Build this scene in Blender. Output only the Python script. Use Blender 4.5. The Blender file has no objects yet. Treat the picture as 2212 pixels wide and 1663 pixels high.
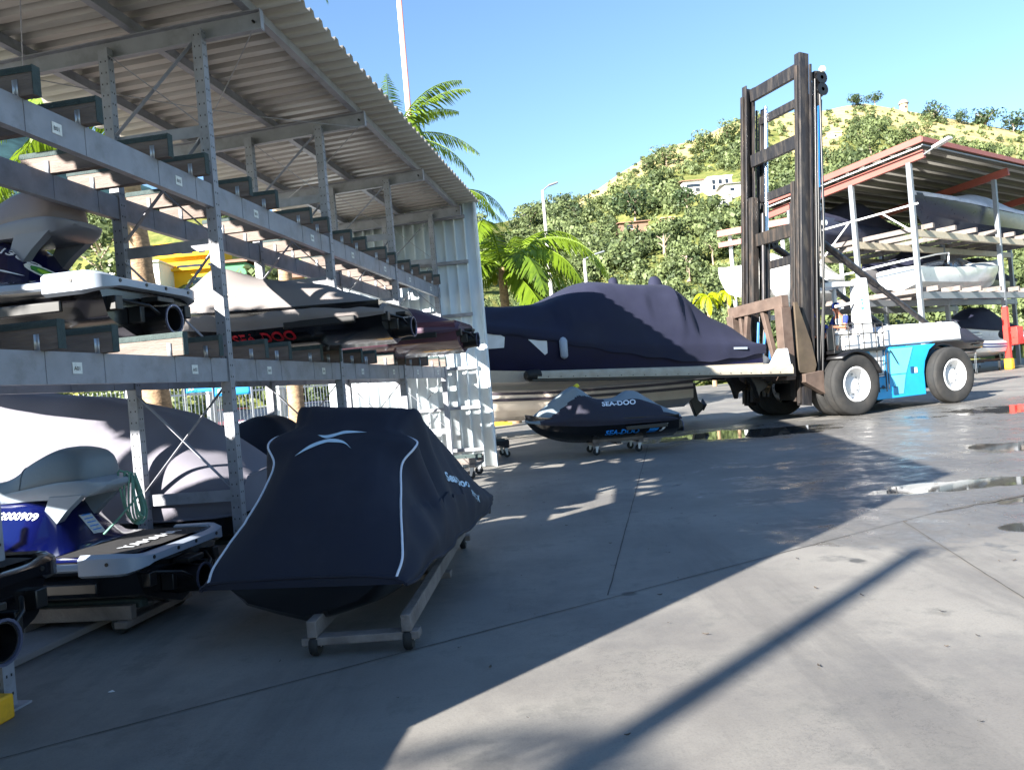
import bpy, bmesh, math, random
import numpy as np
from math import sin, cos, pi, radians as R, atan2, sqrt
from mathutils import Vector, Matrix, noise as mnoise
from mathutils.bvhtree import BVHTree
random.seed(7); rng = np.random.default_rng(7)
S = bpy.context.scene; C = S.collection

# ------------------------------------------------------------------ camera, sky, sun, exposure
FPX = 1663.0; ROLL = R(4.9); EYE = 1.5            # measured on a 2212 x 1663 view of the photograph
cd = bpy.data.cameras.new('camera'); cam = bpy.data.objects.new('camera', cd); C.objects.link(cam)
cd.sensor_fit = 'HORIZONTAL'; cd.sensor_width = 36; cd.lens = FPX / 2212 * 36
cd.clip_start = 0.05; cd.clip_end = 3000
cr_, sr_ = cos(ROLL), sin(ROLL)
m = Matrix(((cr_, sr_, 0, 0), (0, 0, -1, 0), (-sr_, cr_, 0, EYE), (0, 0, 0, 1)))
cam.matrix_world = m
S.camera = cam
SUN_EL, SUN_AZ = R(25.4), R(225)                  # azimuth measured clockwise from +Y: behind and left of the camera
w = bpy.data.worlds.new('World'); S.world = w; w.use_nodes = True
nt = w.node_tree; nt.nodes.clear()
sky = nt.nodes.new('ShaderNodeTexSky'); sky.sky_type = 'NISHITA'; sky.sun_disc = False
sky.sun_elevation = SUN_EL; sky.sun_rotation = SUN_AZ
sky.air_density = 1.15; sky.dust_density = 0.0; sky.ozone_density = 4.5
bg = nt.nodes.new('ShaderNodeBackground'); bg.inputs[1].default_value = 0.054
wo = nt.nodes.new('ShaderNodeOutputWorld')
nt.links.new(sky.outputs[0], bg.inputs[0]); nt.links.new(bg.outputs[0], wo.inputs[0])
sl = bpy.data.lights.new('sun', 'SUN'); sl.energy = 5.0; sl.angle = R(0.5); sl.color = (1, .95, .87)
sun = bpy.data.objects.new('sun', sl); C.objects.link(sun)
SUN_TRAVEL = Vector((-sin(SUN_AZ) * cos(SUN_EL), -cos(SUN_AZ) * cos(SUN_EL), -sin(SUN_EL)))
sun.rotation_euler = SUN_TRAVEL.to_track_quat('-Z', 'Y').to_euler()
S.view_settings.view_transform = 'Standard'; S.view_settings.look = 'None'
S.view_settings.exposure = 2.45; S.view_settings.gamma = 1
S.render.engine = 'CYCLES'
S.cycles.use_denoising = True
S.cycles.max_bounces = 6; S.cycles.transparent_max_bounces = 8
S.cycles.sample_clamp_indirect = 6

# ------------------------------------------------------------------ pixel -> place helpers
def ray(x, y):
    cx, cy = x - 1106, 831.5 - y
    return Vector(((cx * cr_ + cy * sr_) / FPX, 1, (-cx * sr_ + cy * cr_) / FPX))
def at(x, y, Y):
    r = ray(x, y); return Vector((r.x * Y, Y, EYE + r.z * Y))
def gp(x, y, z=0):
    r = ray(x, y); return at(x, y, (z - EYE) / r.z)

# ------------------------------------------------------------------ materials
def lin(c):
    return tuple(((v / 255) / 12.92 if v / 255 <= .04045 else ((v / 255 + .055) / 1.055) ** 2.4) for v in c) + (1,)
MATS = {}
def mat(name, col, rough=.6, metal=0, var=.12, scale=4, bump=0., bscale=40, dirt=0., dirt_col=(60, 50, 42), dscale=2.5,
        coat=0, spec=.5, stretch=None, transl=0):
    if name in MATS: return MATS[name]
    M = bpy.data.materials.new(name); M.use_nodes = True; t = M.node_tree; N = t.nodes; L = t.links
    b = N['Principled BSDF']
    b.inputs['Roughness'].default_value = rough; b.inputs['Metallic'].default_value = metal
    b.inputs['Specular IOR Level'].default_value = spec
    b.inputs['Coat Weight'].default_value = coat; b.inputs['Coat Roughness'].default_value = .08
    tc = N.new('ShaderNodeTexCoord'); mp = N.new('ShaderNodeMapping'); L.new(tc.outputs['Object'], mp.inputs[0])
    if stretch: mp.inputs['Scale'].default_value = stretch
    n1 = N.new('ShaderNodeTexNoise'); n1.inputs['Scale'].default_value = scale; n1.inputs['Detail'].default_value = 5
    L.new(mp.outputs[0], n1.inputs[0])
    c = lin(col)
    cr = N.new('ShaderNodeValToRGB'); cr.color_ramp.elements[0].position = .3; cr.color_ramp.elements[1].position = .7
    cr.color_ramp.elements[0].color = tuple(min(1, v * (1 - var)) for v in c[:3]) + (1,)
    cr.color_ramp.elements[1].color = tuple(min(1, v * (1 + var)) for v in c[:3]) + (1,)
    L.new(n1.outputs[0], cr.inputs[0]); out = cr.outputs[0]
    if dirt > 0:
        n2 = N.new('ShaderNodeTexNoise'); n2.inputs['Scale'].default_value = dscale; n2.inputs['Detail'].default_value = 8
        n2.inputs['Roughness'].default_value = .65; L.new(mp.outputs[0], n2.inputs[0])
        rp = N.new('ShaderNodeValToRGB'); rp.color_ramp.elements[0].position = .48; rp.color_ramp.elements[1].position = .68
        rp.color_ramp.elements[1].color = (dirt,) * 3 + (1,)
        L.new(n2.outputs[0], rp.inputs[0])
        mx = N.new('ShaderNodeMix'); mx.data_type = 'RGBA'; L.new(rp.outputs[0], mx.inputs[0]); L.new(out, mx.inputs[6])
        mx.inputs[7].default_value = lin(dirt_col); out = mx.outputs[2]
    L.new(out, b.inputs['Base Color'])
    rm = N.new('ShaderNodeMapRange'); L.new(n1.outputs[0], rm.inputs[0])
    rm.inputs[3].default_value = max(.02, rough - .08); rm.inputs[4].default_value = min(1, rough + .08)
    L.new(rm.outputs[0], b.inputs['Roughness'])
    if bump:
        n3 = N.new('ShaderNodeTexNoise'); n3.inputs['Scale'].default_value = bscale; n3.inputs['Detail'].default_value = 4
        L.new(mp.outputs[0], n3.inputs[0])
        bp = N.new('ShaderNodeBump'); bp.inputs['Strength'].default_value = bump; bp.inputs['Distance'].default_value = .02
        L.new(n3.outputs[0], bp.inputs['Height']); L.new(bp.outputs[0], b.inputs['Normal'])
    if transl:
        tr = N.new('ShaderNodeBsdfTranslucent'); L.new(out, tr.inputs[0])
        ms = N.new('ShaderNodeMixShader'); ms.inputs[0].default_value = transl
        L.new(b.outputs[0], ms.inputs[1]); L.new(tr.outputs[0], ms.inputs[2])
        L.new(ms.outputs[0], N['Material Output'].inputs[0])
    MATS[name] = M; return M
def leafmat(name, dark, light, transl=.3, yellow=None):
    """foliage: per-leaf tint from the 'tint' attribute"""
    M = bpy.data.materials.new(name); M.use_nodes = True; t = M.node_tree; N = t.nodes; L = t.links
    b = N['Principled BSDF']; b.inputs['Roughness'].default_value = .55; b.inputs['Specular IOR Level'].default_value = .3
    a = N.new('ShaderNodeAttribute'); a.attribute_name = 'tint'
    cr = N.new('ShaderNodeValToRGB'); cr.color_ramp.elements[0].color = lin(dark); cr.color_ramp.elements[1].color = lin(light)
    if yellow:
        e = cr.color_ramp.elements.new(.999); e.color = lin(yellow); cr.color_ramp.elements[1].position = .7
        cr.color_ramp.elements[1].color = lin(light)
    L.new(a.outputs['Fac'], cr.inputs[0]); L.new(cr.outputs[0], b.inputs['Base Color'])
    tr = N.new('ShaderNodeBsdfTranslucent'); L.new(cr.outputs[0], tr.inputs[0])
    ms = N.new('ShaderNodeMixShader'); ms.inputs[0].default_value = transl
    L.new(b.outputs[0], ms.inputs[1]); L.new(tr.outputs[0], ms.inputs[2]); L.new(ms.outputs[0], N['Material Output'].inputs[0])
    MATS[name] = M; return M

steel = mat('rack_steel', (130, 132, 140), .5, .0, .12, 6, dirt=.45, dirt_col=(88, 86, 86), dscale=5)
zinc = mat('zinc_plate', (170, 174, 180), .4, .6, .1, 8)
sheet = mat('roof_sheet', (160, 156, 150), .45, .0, .10, 1.2, dirt=.4, dirt_col=(130, 116, 98), dscale=1.6, stretch=(.4, 3, 1))
panel = mat('wall_panel', (206, 216, 222), .5, 0, .08, 1.5, dirt=.4, dirt_col=(160, 172, 178), dscale=2, stretch=(2, 2, .4))
wood = mat('bunk_timber', (112, 100, 94), .8, 0, .2, 6, .4, 30, stretch=(.6, 4, 4), dirt=.5, dirt_col=(80, 62, 50))
carpet = mat('green_carpet', (58, 70, 70), .95, 0, .2, 20, .5, 120)
black_plastic = mat('black_plastic', (16, 16, 18), .4, 0, .2, 6)
rubber = mat('black_rubber', (20, 20, 21), .75, 0, .25, 8, .2, 60)
white_plastic = mat('white_plastic', (146, 156, 170), .4, 0, .06, 5, dirt=.25, dirt_col=(140, 140, 145))
seat_grey = mat('seat_vinyl', (98, 108, 114), .5, 0, .06, 5, .08, 60)
seat_tan = mat('taupe_vinyl', (112, 102, 100), .5, 0, .06, 5, .08, 60)
gel_blue = mat('blue_gelcoat', (6, 13, 66), .18, 0, .12, 3, coat=.6)
gel_navy = mat('navy_gelcoat', (10, 13, 58), .14, 0, .12, 3, coat=.6)
gel_black = mat('black_gelcoat', (12, 12, 16), .2, 0, .15, 3, coat=.4)
gel_white = mat('white_gelcoat', (226, 226, 224), .3, 0, .04, 3, coat=.3, dirt=.15, dirt_col=(170, 165, 155))
gel_cream = mat('cream_gelcoat', (214, 202, 188), .3, 0, .05, 2, coat=.3, dirt=.25, dirt_col=(165, 150, 135))
gel_maroon = mat('maroon_gelcoat', (92, 62, 74), .2, 0, .12, 3, coat=.5)
mat_black = mat('deck_traction_mat', (22, 22, 26), .9, 0, .2, 40, .4, 150)
cover_navy = mat('navy_canvas', (10, 15, 34), .8, 0, .15, 3, .15, 220, dirt=.35, dirt_col=(34, 38, 52), dscale=1.6)
cover_plum = mat('slate_canvas', (104, 102, 112), .85, 0, .1, 2, .15, 200)
cover_boat = mat('boat_canvas', (14, 18, 43), .85, 0, .12, 2, .12, 120, dirt=.3, dirt_col=(38, 42, 64), dscale=.9)
cover_grey = mat('grey_canvas', (112, 107, 106), .85, 0, .08, 2, .15, 200, dirt=.2, dirt_col=(120, 110, 105))
cover_light = mat('pale_grey_canvas', (112, 124, 132), .8, 0, .06, 2, .12, 200)
cover_char = mat('charcoal_canvas', (34, 34, 48), .85, 0, .12, 3, .15, 200)
cover_tan = mat('tan_canvas', (122, 92, 76), .85, 0, .15, 2, .15, 120)
gel_boat = mat('boat_navy', (10, 11, 42), .5, 0, .12, 3, spec=.2)
piping_w = mat('white_piping', (190, 196, 208), .6, 0, .05)
logo_pale = mat('pale_print', (176, 200, 216), .6, 0, .08, 20)
print_white = mat('white_print', (214, 218, 224), .5, 0, .06, 20)
print_blue = mat('blue_print', (30, 128, 214), .5, 0, .08, 20)
print_red = mat('red_print', (186, 26, 44), .5, 0, .1, 20)
sticker = mat('paper_sticker', (206, 208, 204), .6, 0, .15, 30)
trolley_wood = mat('trolley_timber', (108, 100, 96), .85, 0, .25, 7, .4, 30, dirt=.5, dirt_col=(58, 52, 48))
yellow_paint = mat('yellow_paint', (214, 160, 24), .6, 0, .12, 4, dirt=.5, dirt_col=(120, 95, 40), dscale=5)
mast_steel = mat('mast_steel', (44, 41, 40), .5, .35, .25, 5, dirt=.7, dirt_col=(88, 74, 64), dscale=3, stretch=(3, 3, .5))
mast_grey = mat('mast_grey_steel', (44, 43, 46), .42, .5, .2, 5, dirt=.6, dirt_col=(92, 84, 76), dscale=3, stretch=(3, 3, .5))
rust = mat('rusty_steel', (84, 70, 62), .75, .1, .25, 4, dirt=.6, dirt_col=(66, 48, 40), dscale=3)
chrome = mat('chrome_rod', (205, 208, 210), .22, 1, .03)
cyan = mat('cyan_paint', (24, 140, 194), .35, 0, .08, 2, dirt=.15, dirt_col=(14, 80, 115))
cyan_l = mat('pale_cyan_paint', (96, 190, 220), .35, 0, .06, 2, dirt=.1, dirt_col=(50, 130, 160))
white_paint = mat('white_paint', (200, 200, 200), .4, 0, .04, 3, dirt=.12, dirt_col=(165, 160, 150))
tyre = mat('tyre_rubber', (31, 31, 31), .85, 0, .22, 6, .15, 40, dirt=.45, dirt_col=(58, 54, 50))
fork_pad = mat('fork_padding', (160, 152, 138), .85, 0, .12, 5, .2, 40, dirt=.4, dirt_col=(140, 128, 110), dscale=6)
red_steel = mat('red_fascia', (128, 70, 62), .55, 0, .1, 1, dirt=.2, dirt_col=(140, 70, 58))
red_dark = mat('red_rafter', (128, 62, 52), .6, 0, .1, 1)
concrete_w = mat('render_wall', (205, 200, 190), .9, 0, .1, 1)
glass_dark = mat('window_glass', (34, 40, 48), .12, 0, .1, 2)
skin = mat('skin', (156, 102, 78), .6, 0, .06, 8)
cloth_blue = mat('blue_cloth', (34, 52, 120), .85, 0, .1, 10)
cloth_white = mat('white_cloth', (212, 212, 208), .85, 0, .06, 10)
cloth_dark = mat('dark_cloth', (36, 38, 50), .85, 0, .1, 10)
helmet_m = mat('navy_helmet', (18, 32, 84), .3, 0, .05)
bark = mat('palm_bark', (150, 124, 96), .9, 0, .3, 8, .8, 14, stretch=(1, 1, 3), dirt=.6, dirt_col=(84, 66, 50), dscale=5)
bark_t = mat('tree_bark', (140, 124, 108), .9, 0, .25, 6, .5, 20)
leaf_palm = leafmat('palm_leaf', (34, 62, 20), (112, 136, 32), .35, (170, 156, 48))
leaf_dark = leafmat('dark_leaf', (34, 50, 34), (78, 96, 58), .25)  # deep green foliage of the darker trees
leaf_mix = leafmat('hill_leaf', (54, 68, 42), (112, 124, 80), .32, (136, 138, 96))
leaf_fan = leafmat('fan_leaf', (60, 96, 16), (176, 186, 20), .35, (224, 206, 14))
red_paint = mat('red_paint', (206, 40, 30), .45, 0, .06)
orange_paint = mat('orange_paint', (232, 140, 30), .5, 0, .06)
grey_paint = mat('grey_paint', (116, 120, 126), .45, .2, .08, 3)
blue_banner = mat('blue_banner', (30, 140, 206), .6, 0, .06)

# ------------------------------------------------------------------ mesh helpers
class MB:
    def __init__(s): s.v = []; s.f = []; s.s = []; s.mi = []; s.cur = 0
    def add(s, vs, fs, smooth=False):
        o = len(s.v); s.v += [tuple(v) for v in vs]
        for f in fs: s.f.append(tuple(i + o for i in f)); s.s.append(smooth); s.mi.append(s.cur)
    def box(s, c, d, rot=None):
        c = Vector(c); h = Vector(d) / 2; vs = []
        for k in range(8):
            p = Vector(((1 if k & 1 else -1) * h.x, (1 if k & 2 else -1) * h.y, (1 if k & 4 else -1) * h.z))
            vs.append(c + (rot @ p if rot else p))
        s.add(vs, [(0, 2, 3, 1), (4, 5, 7, 6), (0, 1, 5, 4), (2, 6, 7, 3), (0, 4, 6, 2), (1, 3, 7, 5)])
    def bx(s, x0, x1, y0, y1, z0, z1): s.box(((x0 + x1) / 2, (y0 + y1) / 2, (z0 + z1) / 2), (abs(x1 - x0), abs(y1 - y0), abs(z1 - z0)))
    def bar(s, p, q, w, h, up=(0, 0, 1)):
        p = Vector(p); q = Vector(q); x = (q - p); l = x.length
        if l < 1e-6: return
        x.normalize(); u = Vector(up)
        if abs(x.dot(u)) > .98: u = Vector((0, 1, 0))
        y = u.cross(x).normalized(); z = x.cross(y)
        rot = Matrix((x, y, z)).transposed(); s.box((p + q) / 2, (l, w, h), rot)
    def tube(s, pts, r, n=8, cap=True, smooth=True):
        pts = [Vector(p) for p in pts]; rs = r if isinstance(r, (list, tuple)) else [r] * len(pts); vs = []; prev = None
        for i, p in enumerate(pts):
            d = (pts[min(i + 1, len(pts) - 1)] - pts[max(i - 1, 0)]).normalized()
            a = Vector((0, 0, 1)) if abs(d.z) < .9 else Vector((1, 0, 0))
            if prev is not None: a = prev
            x = (a - d * a.dot(d)).normalized(); prev = x; y = d.cross(x)
            for k in range(n): t = 2 * pi * k / n; vs.append(p + (x * cos(t) + y * sin(t)) * rs[i])
        fs = []
        for i in range(len(pts) - 1):
            for k in range(n): a = i * n + k; b = i * n + (k + 1) % n; fs.append((a, b, b + n, a + n))
        s.add(vs, fs, smooth)
        if cap:
            o = len(s.v) - len(vs)
            s.f.append(tuple(o + k for k in range(n))[::-1]); s.s.append(False); s.mi.append(s.cur)
            s.f.append(tuple(o + (len(pts) - 1) * n + k for k in range(n))); s.s.append(False); s.mi.append(s.cur)
    def lathe(s, prof, c=(0, 0, 0), axis='z', n=24, smooth=True, caps=False):
        c = Vector(c); vs = []
        for r, h in prof:
            for k in range(n):
                t = 2 * pi * k / n; a, b = r * cos(t), r * sin(t)
                vs.append(c + Vector({'z': (a, b, h), 'y': (b, h, a), 'x': (h, a, b)}[axis]))
        fs = []
        for i in range(len(prof) - 1):
            for k in range(n): a = i * n + k; b = i * n + (k + 1) % n; fs.append((a, b, b + n, a + n))
        if caps and prof[0][0] > 1e-4: fs.append(tuple(range(n))[::-1])
        if caps and prof[-1][0] > 1e-4: fs.append(tuple((len(prof) - 1) * n + k for k in range(n)))
        s.add(vs, fs, smooth)
    def grid(s, A, closev=False, caps=False, smooth=True):
        A = np.asarray(A, float); m, n, _ = A.shape; fs = []
        for i in range(m - 1):
            for j in range(n if closev else n - 1):
                a = i * n + j; b = i * n + (j + 1) % n; fs.append((a, b, b + n, a + n))
        s.add(A.reshape(-1, 3).tolist(), fs, smooth)
        if caps:
            o = len(s.v) - m * n
            s.f.append(tuple(o + k for k in range(n))[::-1]); s.s.append(False); s.mi.append(s.cur)
            s.f.append(tuple(o + (m - 1) * n + k for k in range(n))); s.s.append(False); s.mi.append(s.cur)
    def prism(s, poly, ext):
        e = Vector(ext); n = len(poly); vs = [Vector(p) for p in poly] + [Vector(p) + e for p in poly]
        s.add(vs, [tuple(range(n))[::-1], tuple(range(n, 2 * n))] + [(i, (i + 1) % n, n + (i + 1) % n, n + i) for i in range(n)])
    def build(s, name, mats, parent=None, bevel=0, sub=0):
        me = bpy.data.meshes.new(name); me.from_pydata(s.v, [], s.f)
        if not isinstance(mats, (list, tuple)): mats = [mats]
        for m_ in mats: me.materials.append(m_)
        me.polygons.foreach_set('use_smooth', s.s); me.polygons.foreach_set('material_index', s.mi)
        bm = bmesh.new(); bm.from_mesh(me); bmesh.ops.recalc_face_normals(bm, faces=bm.faces); bm.to_mesh(me); bm.free()
        me.set_sharp_from_angle(angle=R(48)); me.update()
        o = bpy.data.objects.new(name, me); C.objects.link(o)
        if parent: o.parent = parent
        if bevel:
            b = o.modifiers.new('bevel', 'BEVEL'); b.width = bevel; b.segments = 2; b.limit_method = 'ANGLE'
        return o
def tag(o, label=None, cat=None, group=None, kind=None):
    if label: o['label'] = label
    if cat: o['category'] = cat
    if group: o['group'] = group
    if kind: o['kind'] = kind
    return o
def thing(name, label, cat, loc=(0, 0, 0), rz=0, group=None):
    o = bpy.data.objects.new(name, None); C.objects.link(o); o.empty_display_size = .2
    o.location = loc; o.rotation_euler = (0, 0, rz); return tag(o, label, cat, group)
def dup(root, loc, rz, label=None, group=None, scale=None):
    r = root.copy(); C.objects.link(r); r.location = loc; r.rotation_euler = (0, 0, rz)
    if label: r['label'] = label
    if group: r['group'] = group
    if scale: r.scale = (scale,) * 3
    for ch in list(root.children):
        c = ch.copy(); C.objects.link(c); c.parent = r
        for g in ch.children: d = g.copy(); C.objects.link(d); d.parent = c
    return r
def crs(P, n):
    """Catmull-Rom resample along axis 0"""
    P = np.asarray(P, float); m = len(P); t = np.linspace(0, m - 1, n); i = np.clip(t.astype(int), 0, m - 2); f = t - i
    f = f.reshape((-1,) + (1,) * (P.ndim - 1))
    p1, p2 = P[i], P[i + 1]
    p0 = np.where((i > 0).reshape(f.shape), P[np.maximum(i - 1, 0)], 2 * p1 - p2)
    p3 = np.where((i < m - 2).reshape(f.shape), P[np.minimum(i + 2, m - 1)], 2 * p2 - p1)
    return .5 * (2 * p1 + (p2 - p0) * f + (2 * p0 - 5 * p1 + 4 * p2 - p3) * f * f + (3 * p1 - p0 - 3 * p2 + p3) * f ** 3)
def surf(ctrl, nu, nv):
    A = crs(ctrl, nu); return np.swapaxes(crs(np.swapaxes(A, 0, 1), nv), 0, 1)
def mirror(half):
    """half section from the right edge up to the centre (y>=0) -> full section"""
    h = [tuple(p) for p in half]; return [(p[0], -p[1], p[2]) for p in h] + [p for p in h[::-1] if abs(p[1]) > 1e-6]
def wrinkle(A, amp, freq=(2, 2, 2), seed=0, edge=True):
    """cloth folds: displace a dense grid by ridged noise along its normals"""
    A = np.array(A); du = np.gradient(A, axis=0); dv = np.gradient(A, axis=1)
    N = np.cross(du, dv); N /= (np.linalg.norm(N, axis=2, keepdims=True) + 1e-9)
    for i in range(A.shape[0]):
        for j in range(A.shape[1]):
            p = A[i, j]; q = Vector((p[0] * freq[0] + seed, p[1] * freq[1], p[2] * freq[2]))
            q2 = Vector((q.x + .6 * mnoise.noise(q * .7), q.y, q.z))
            r = 1 - abs(mnoise.noise(q2)) * 2.2
            d = amp * (max(r, -.4) * .7 + mnoise.noise(q * 2.3) * .45 - .3)
            A[i, j] += N[i, j] * d
    return A
def lettering(txt, size, o, xd, yd, m_, parent, target=None, shear=0., bold=.012, name='lettering', lift=.004, center=False):
    cu = bpy.data.curves.new('t', 'FONT'); cu.body = txt; cu.size = size; cu.shear = shear; cu.offset = bold * size
    cu.resolution_u = 3
    if center: cu.align_x = 'CENTER'
    ob = bpy.data.objects.new('t', cu); me = bpy.data.meshes.new_from_object(ob)
    bpy.data.objects.remove(ob); bpy.data.curves.remove(cu)
    bm = bmesh.new(); bm.from_mesh(me); bmesh.ops.triangulate(bm, faces=bm.faces)
    if target: bmesh.ops.subdivide_edges(bm, edges=[e for e in bm.edges if e.calc_length() > size * .3], cuts=1)
    o = Vector(o); xd = Vector(xd).normalized(); yd = Vector(yd).normalized(); n = xd.cross(yd)
    for v in bm.verts:
        p = o + xd * v.co.x + yd * v.co.y
        if target:
            hit = target.ray_cast(p + n * 1.6, -n, 4)
            if hit[0] is not None: p = hit[0]
        v.co = p + n * lift
    bm.to_mesh(me); bm.free(); me.materials.clear(); me.materials.append(m_); me.name = name
    ob = bpy.data.objects.new(name, me); C.objects.link(ob)
    if parent: ob.parent = parent
    return ob
def bvh(mb): return BVHTree.FromPolygons([Vector(v) for v in mb.v], mb.f)
def decal(poly, o, xd, yd, m_, parent, target, name='emblem', lift=.004, n_sub=2):
    bm = bmesh.new(); vs = [bm.verts.new((p[0], p[1], 0)) for p in poly]; bm.faces.new(vs)
    bmesh.ops.triangulate(bm, faces=bm.faces); bmesh.ops.subdivide_edges(bm, edges=bm.edges, cuts=n_sub)
    bmesh.ops.triangulate(bm, faces=bm.faces)
    o = Vector(o); xd = Vector(xd).normalized(); yd = Vector(yd).normalized(); n = xd.cross(yd)
    for v in bm.verts:
        p = o + xd * v.co.x + yd * v.co.y; h = target.ray_cast(p + n * 1.6, -n, 4)
        v.co = (h[0] if h[0] is not None else p) + n * lift
    me = bpy.data.meshes.new(name); bm.to_mesh(me); bm.free(); me.materials.append(m_)
    ob = bpy.data.objects.new(name, me); C.objects.link(ob); ob.parent = parent; return ob
def np_obj(name, V, Fq, m_, parent=None, tint=None, smooth=False):
    """fast quad mesh from numpy arrays"""
    me = bpy.data.meshes.new(name); n = len(Fq); k = Fq.shape[1]
    me.vertices.add(len(V)); me.vertices.foreach_set('co', np.asarray(V, np.float32).ravel())
    me.loops.add(n * k); me.loops.foreach_set('vertex_index', Fq.astype(np.int32).ravel())
    me.polygons.add(n); me.polygons.foreach_set('loop_start', np.arange(0, n * k, k, dtype=np.int32))
    if smooth: me.polygons.foreach_set('use_smooth', np.ones(n, bool))
    me.update(calc_edges=True); me.materials.append(m_)
    if tint is not None:
        a = me.attributes.new('tint', 'FLOAT', 'FACE'); a.data.foreach_set('value', np.asarray(tint, np.float32))
    o = bpy.data.objects.new(name, me); C.objects.link(o)
    if parent: o.parent = parent
    return o
# ------------------------------------------------------------------ ground
def yard_material():
    M = bpy.data.materials.new('yard_concrete'); M.use_nodes = True; t = M.node_tree; N = t.nodes; L = t.links
    b = N['Principled BSDF']; tc = N.new('ShaderNodeTexCoord'); P = tc.outputs['Object']
    def noise(sc, det=6, rough=.6, st=None):
        n = N.new('ShaderNodeTexNoise'); n.inputs['Scale'].default_value = sc; n.inputs['Detail'].default_value = det
        n.inputs['Roughness'].default_value = rough
        if st:
            mp = N.new('ShaderNodeMapping'); mp.inputs['Scale'].default_value = st; mp.inputs['Rotation'].default_value = (0, 0, R(-20))
            L.new(P, mp.inputs[0]); L.new(mp.outputs[0], n.inputs[0])
        else: L.new(P, n.inputs[0])
        return n.outputs[0]
    def math_(op, a, b_=None, c=None):
        n = N.new('ShaderNodeMath'); n.operation = op
        for k, x in enumerate((a, b_, c)):
            if x is None: continue
            if isinstance(x, (int, float)): n.inputs[k].default_value = x
            else: L.new(x, n.inputs[k])
        return n.outputs[0]
    def smooth(x, a, c):
        n = N.new('ShaderNodeMapRange'); n.interpolation_type = 'SMOOTHSTEP'; L.new(x, n.inputs[0])
        n.inputs[1].default_value = a; n.inputs[2].default_value = c; return n.outputs[0]
    def mix(f, a, c):
        n = N.new('ShaderNodeMix'); n.data_type = 'RGBA'
        if isinstance(f, float): n.inputs[0].default_value = f
        else: L.new(f, n.inputs[0])
        for k, x in ((6, a), (7, c)):
            if isinstance(x, tuple): n.inputs[k].default_value = x
            else: L.new(x, n.inputs[k])
        return n.outputs[2]
    base = mix(smooth(noise(.55, 10, .68), .38, .64), lin((101, 98, 94)), lin((122, 119, 113)))
    base = mix(math_('MULTIPLY', smooth(noise(2.2, 10, .74), .50, .64), .55), base, lin((81, 80, 77)))          # blotches
    base = mix(math_('MULTIPLY', smooth(noise(1.0, 8, .72, (1, .12, 1)), .50, .64), .45), base, lin((76, 74, 72)))    # tyre-drag streaks
    base = mix(math_('MULTIPLY', smooth(noise(90, 2, .5), .45, .75), .22), base, lin((62, 61, 60)))            # grit
    v = N.new('ShaderNodeTexVoronoi'); v.inputs['Scale'].default_value = 1.1; v.inputs['Randomness'].default_value = 1; L.new(P, v.inputs[0])
    wob = math_('ADD', v.outputs['Distance'], math_('MULTIPLY', noise(12, 4), .05))
    spot = math_('MULTIPLY', math_('SUBTRACT', 1.0, smooth(wob, .075, .105)), smooth(noise(.9, 2), .40, .48))
    crk = noise(1.3, 9, .75); crl = math_('ABSOLUTE', math_('SUBTRACT', crk, .5)); crm = math_('MULTIPLY', math_('SUBTRACT', 1.0, smooth(crl, .001, .005)), smooth(noise(.35, 2), .50, .60))
    base = mix(math_('MULTIPLY', crm, .55), base, lin((46, 44, 44)))                                           # hairline cracks
    base = mix(math_('MULTIPLY', smooth(noise(.30, 7, .68), .49, .60), .42), base, lin((74, 73, 74)))            # broad stains
    base = mix(math_('MULTIPLY', spot, .7), base, lin((40, 40, 40)))                                           # oil drips
    # wet area
    def blob(lst, wn, gain):
        f = None
        for (cx, cy, rx, ry, amp) in lst:
            mp = N.new('ShaderNodeMapping'); mp.vector_type = 'POINT'
            mp.inputs['Location'].default_value = (-cx / rx, -cy / ry, 0); mp.inputs['Scale'].default_value = (1 / rx, 1 / ry, 0)
            L.new(P, mp.inputs[0])
            ln = N.new('ShaderNodeVectorMath'); ln.operation = 'LENGTH'; L.new(mp.outputs[0], ln.inputs[0])
            e = math_('MULTIPLY', math_('SUBTRACT', 1.0, ln.outputs['Value']), amp)
            f = e if f is None else math_('MAXIMUM', f, e)
        return math_('ADD', math_('MAXIMUM', f, -1.0), math_('MULTIPLY', math_('SUBTRACT', wn, .5), gain))
    fd = blob(((6.6, 9.0, 4.3, 3.7, 1.0), (3.4, 6.7, 1.5, 1.0, .9), (6.0, 17.2, 3.6, 2.4, 1.1), (13, 17.6, 7, 4, 1.0), (9.5, 13.0, 5, 3.5, 1.0), (5.5, 5.6, 2.0, .9, .9)), noise(1.1, 8, .68), 2.0)
    fp = blob(((4.85, 8.35, 1.25, .5, 1.1), (5.3, 7.3, 1.6, .36, 1.2), (4.1, 6.2, .4, .3, .9), (5.0, 17.0, 2.6, 1.5, 1.35), (7.4, 11.2, 1.8, 1.0, .85), (13, 17.4, 6, 1.6, .85), (5.0, 5.5, .8, .25, .8)), noise(.9, 7, .62), 2.0)
    puddle = smooth(fp, .24, .46); damp = math_('MAXIMUM', smooth(fd, .02, .20), puddle)
    base = mix(math_('MULTIPLY', damp, math_('MULTIPLY_ADD', noise(1.7, 6, .65), .9, .1)), base, lin((71, 70, 69)))
    base = mix(math_('MULTIPLY', puddle, .75), base, lin((44, 44, 42)))
    L.new(base, b.inputs['Base Color'])
    ro = math_('MULTIPLY_ADD', noise(3, 4), .12, .62)
    ro = math_('SUBTRACT', ro, math_('MULTIPLY', damp, math_('MULTIPLY_ADD', smooth(noise(2.3, 7, .7), .38, .62), .36, .06)))
    inv = math_('SUBTRACT', 1.0, puddle)
    ro = math_('ADD', math_('MULTIPLY', ro, inv), math_('MULTIPLY', puddle, .035))
    L.new(ro, b.inputs['Roughness'])
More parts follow.
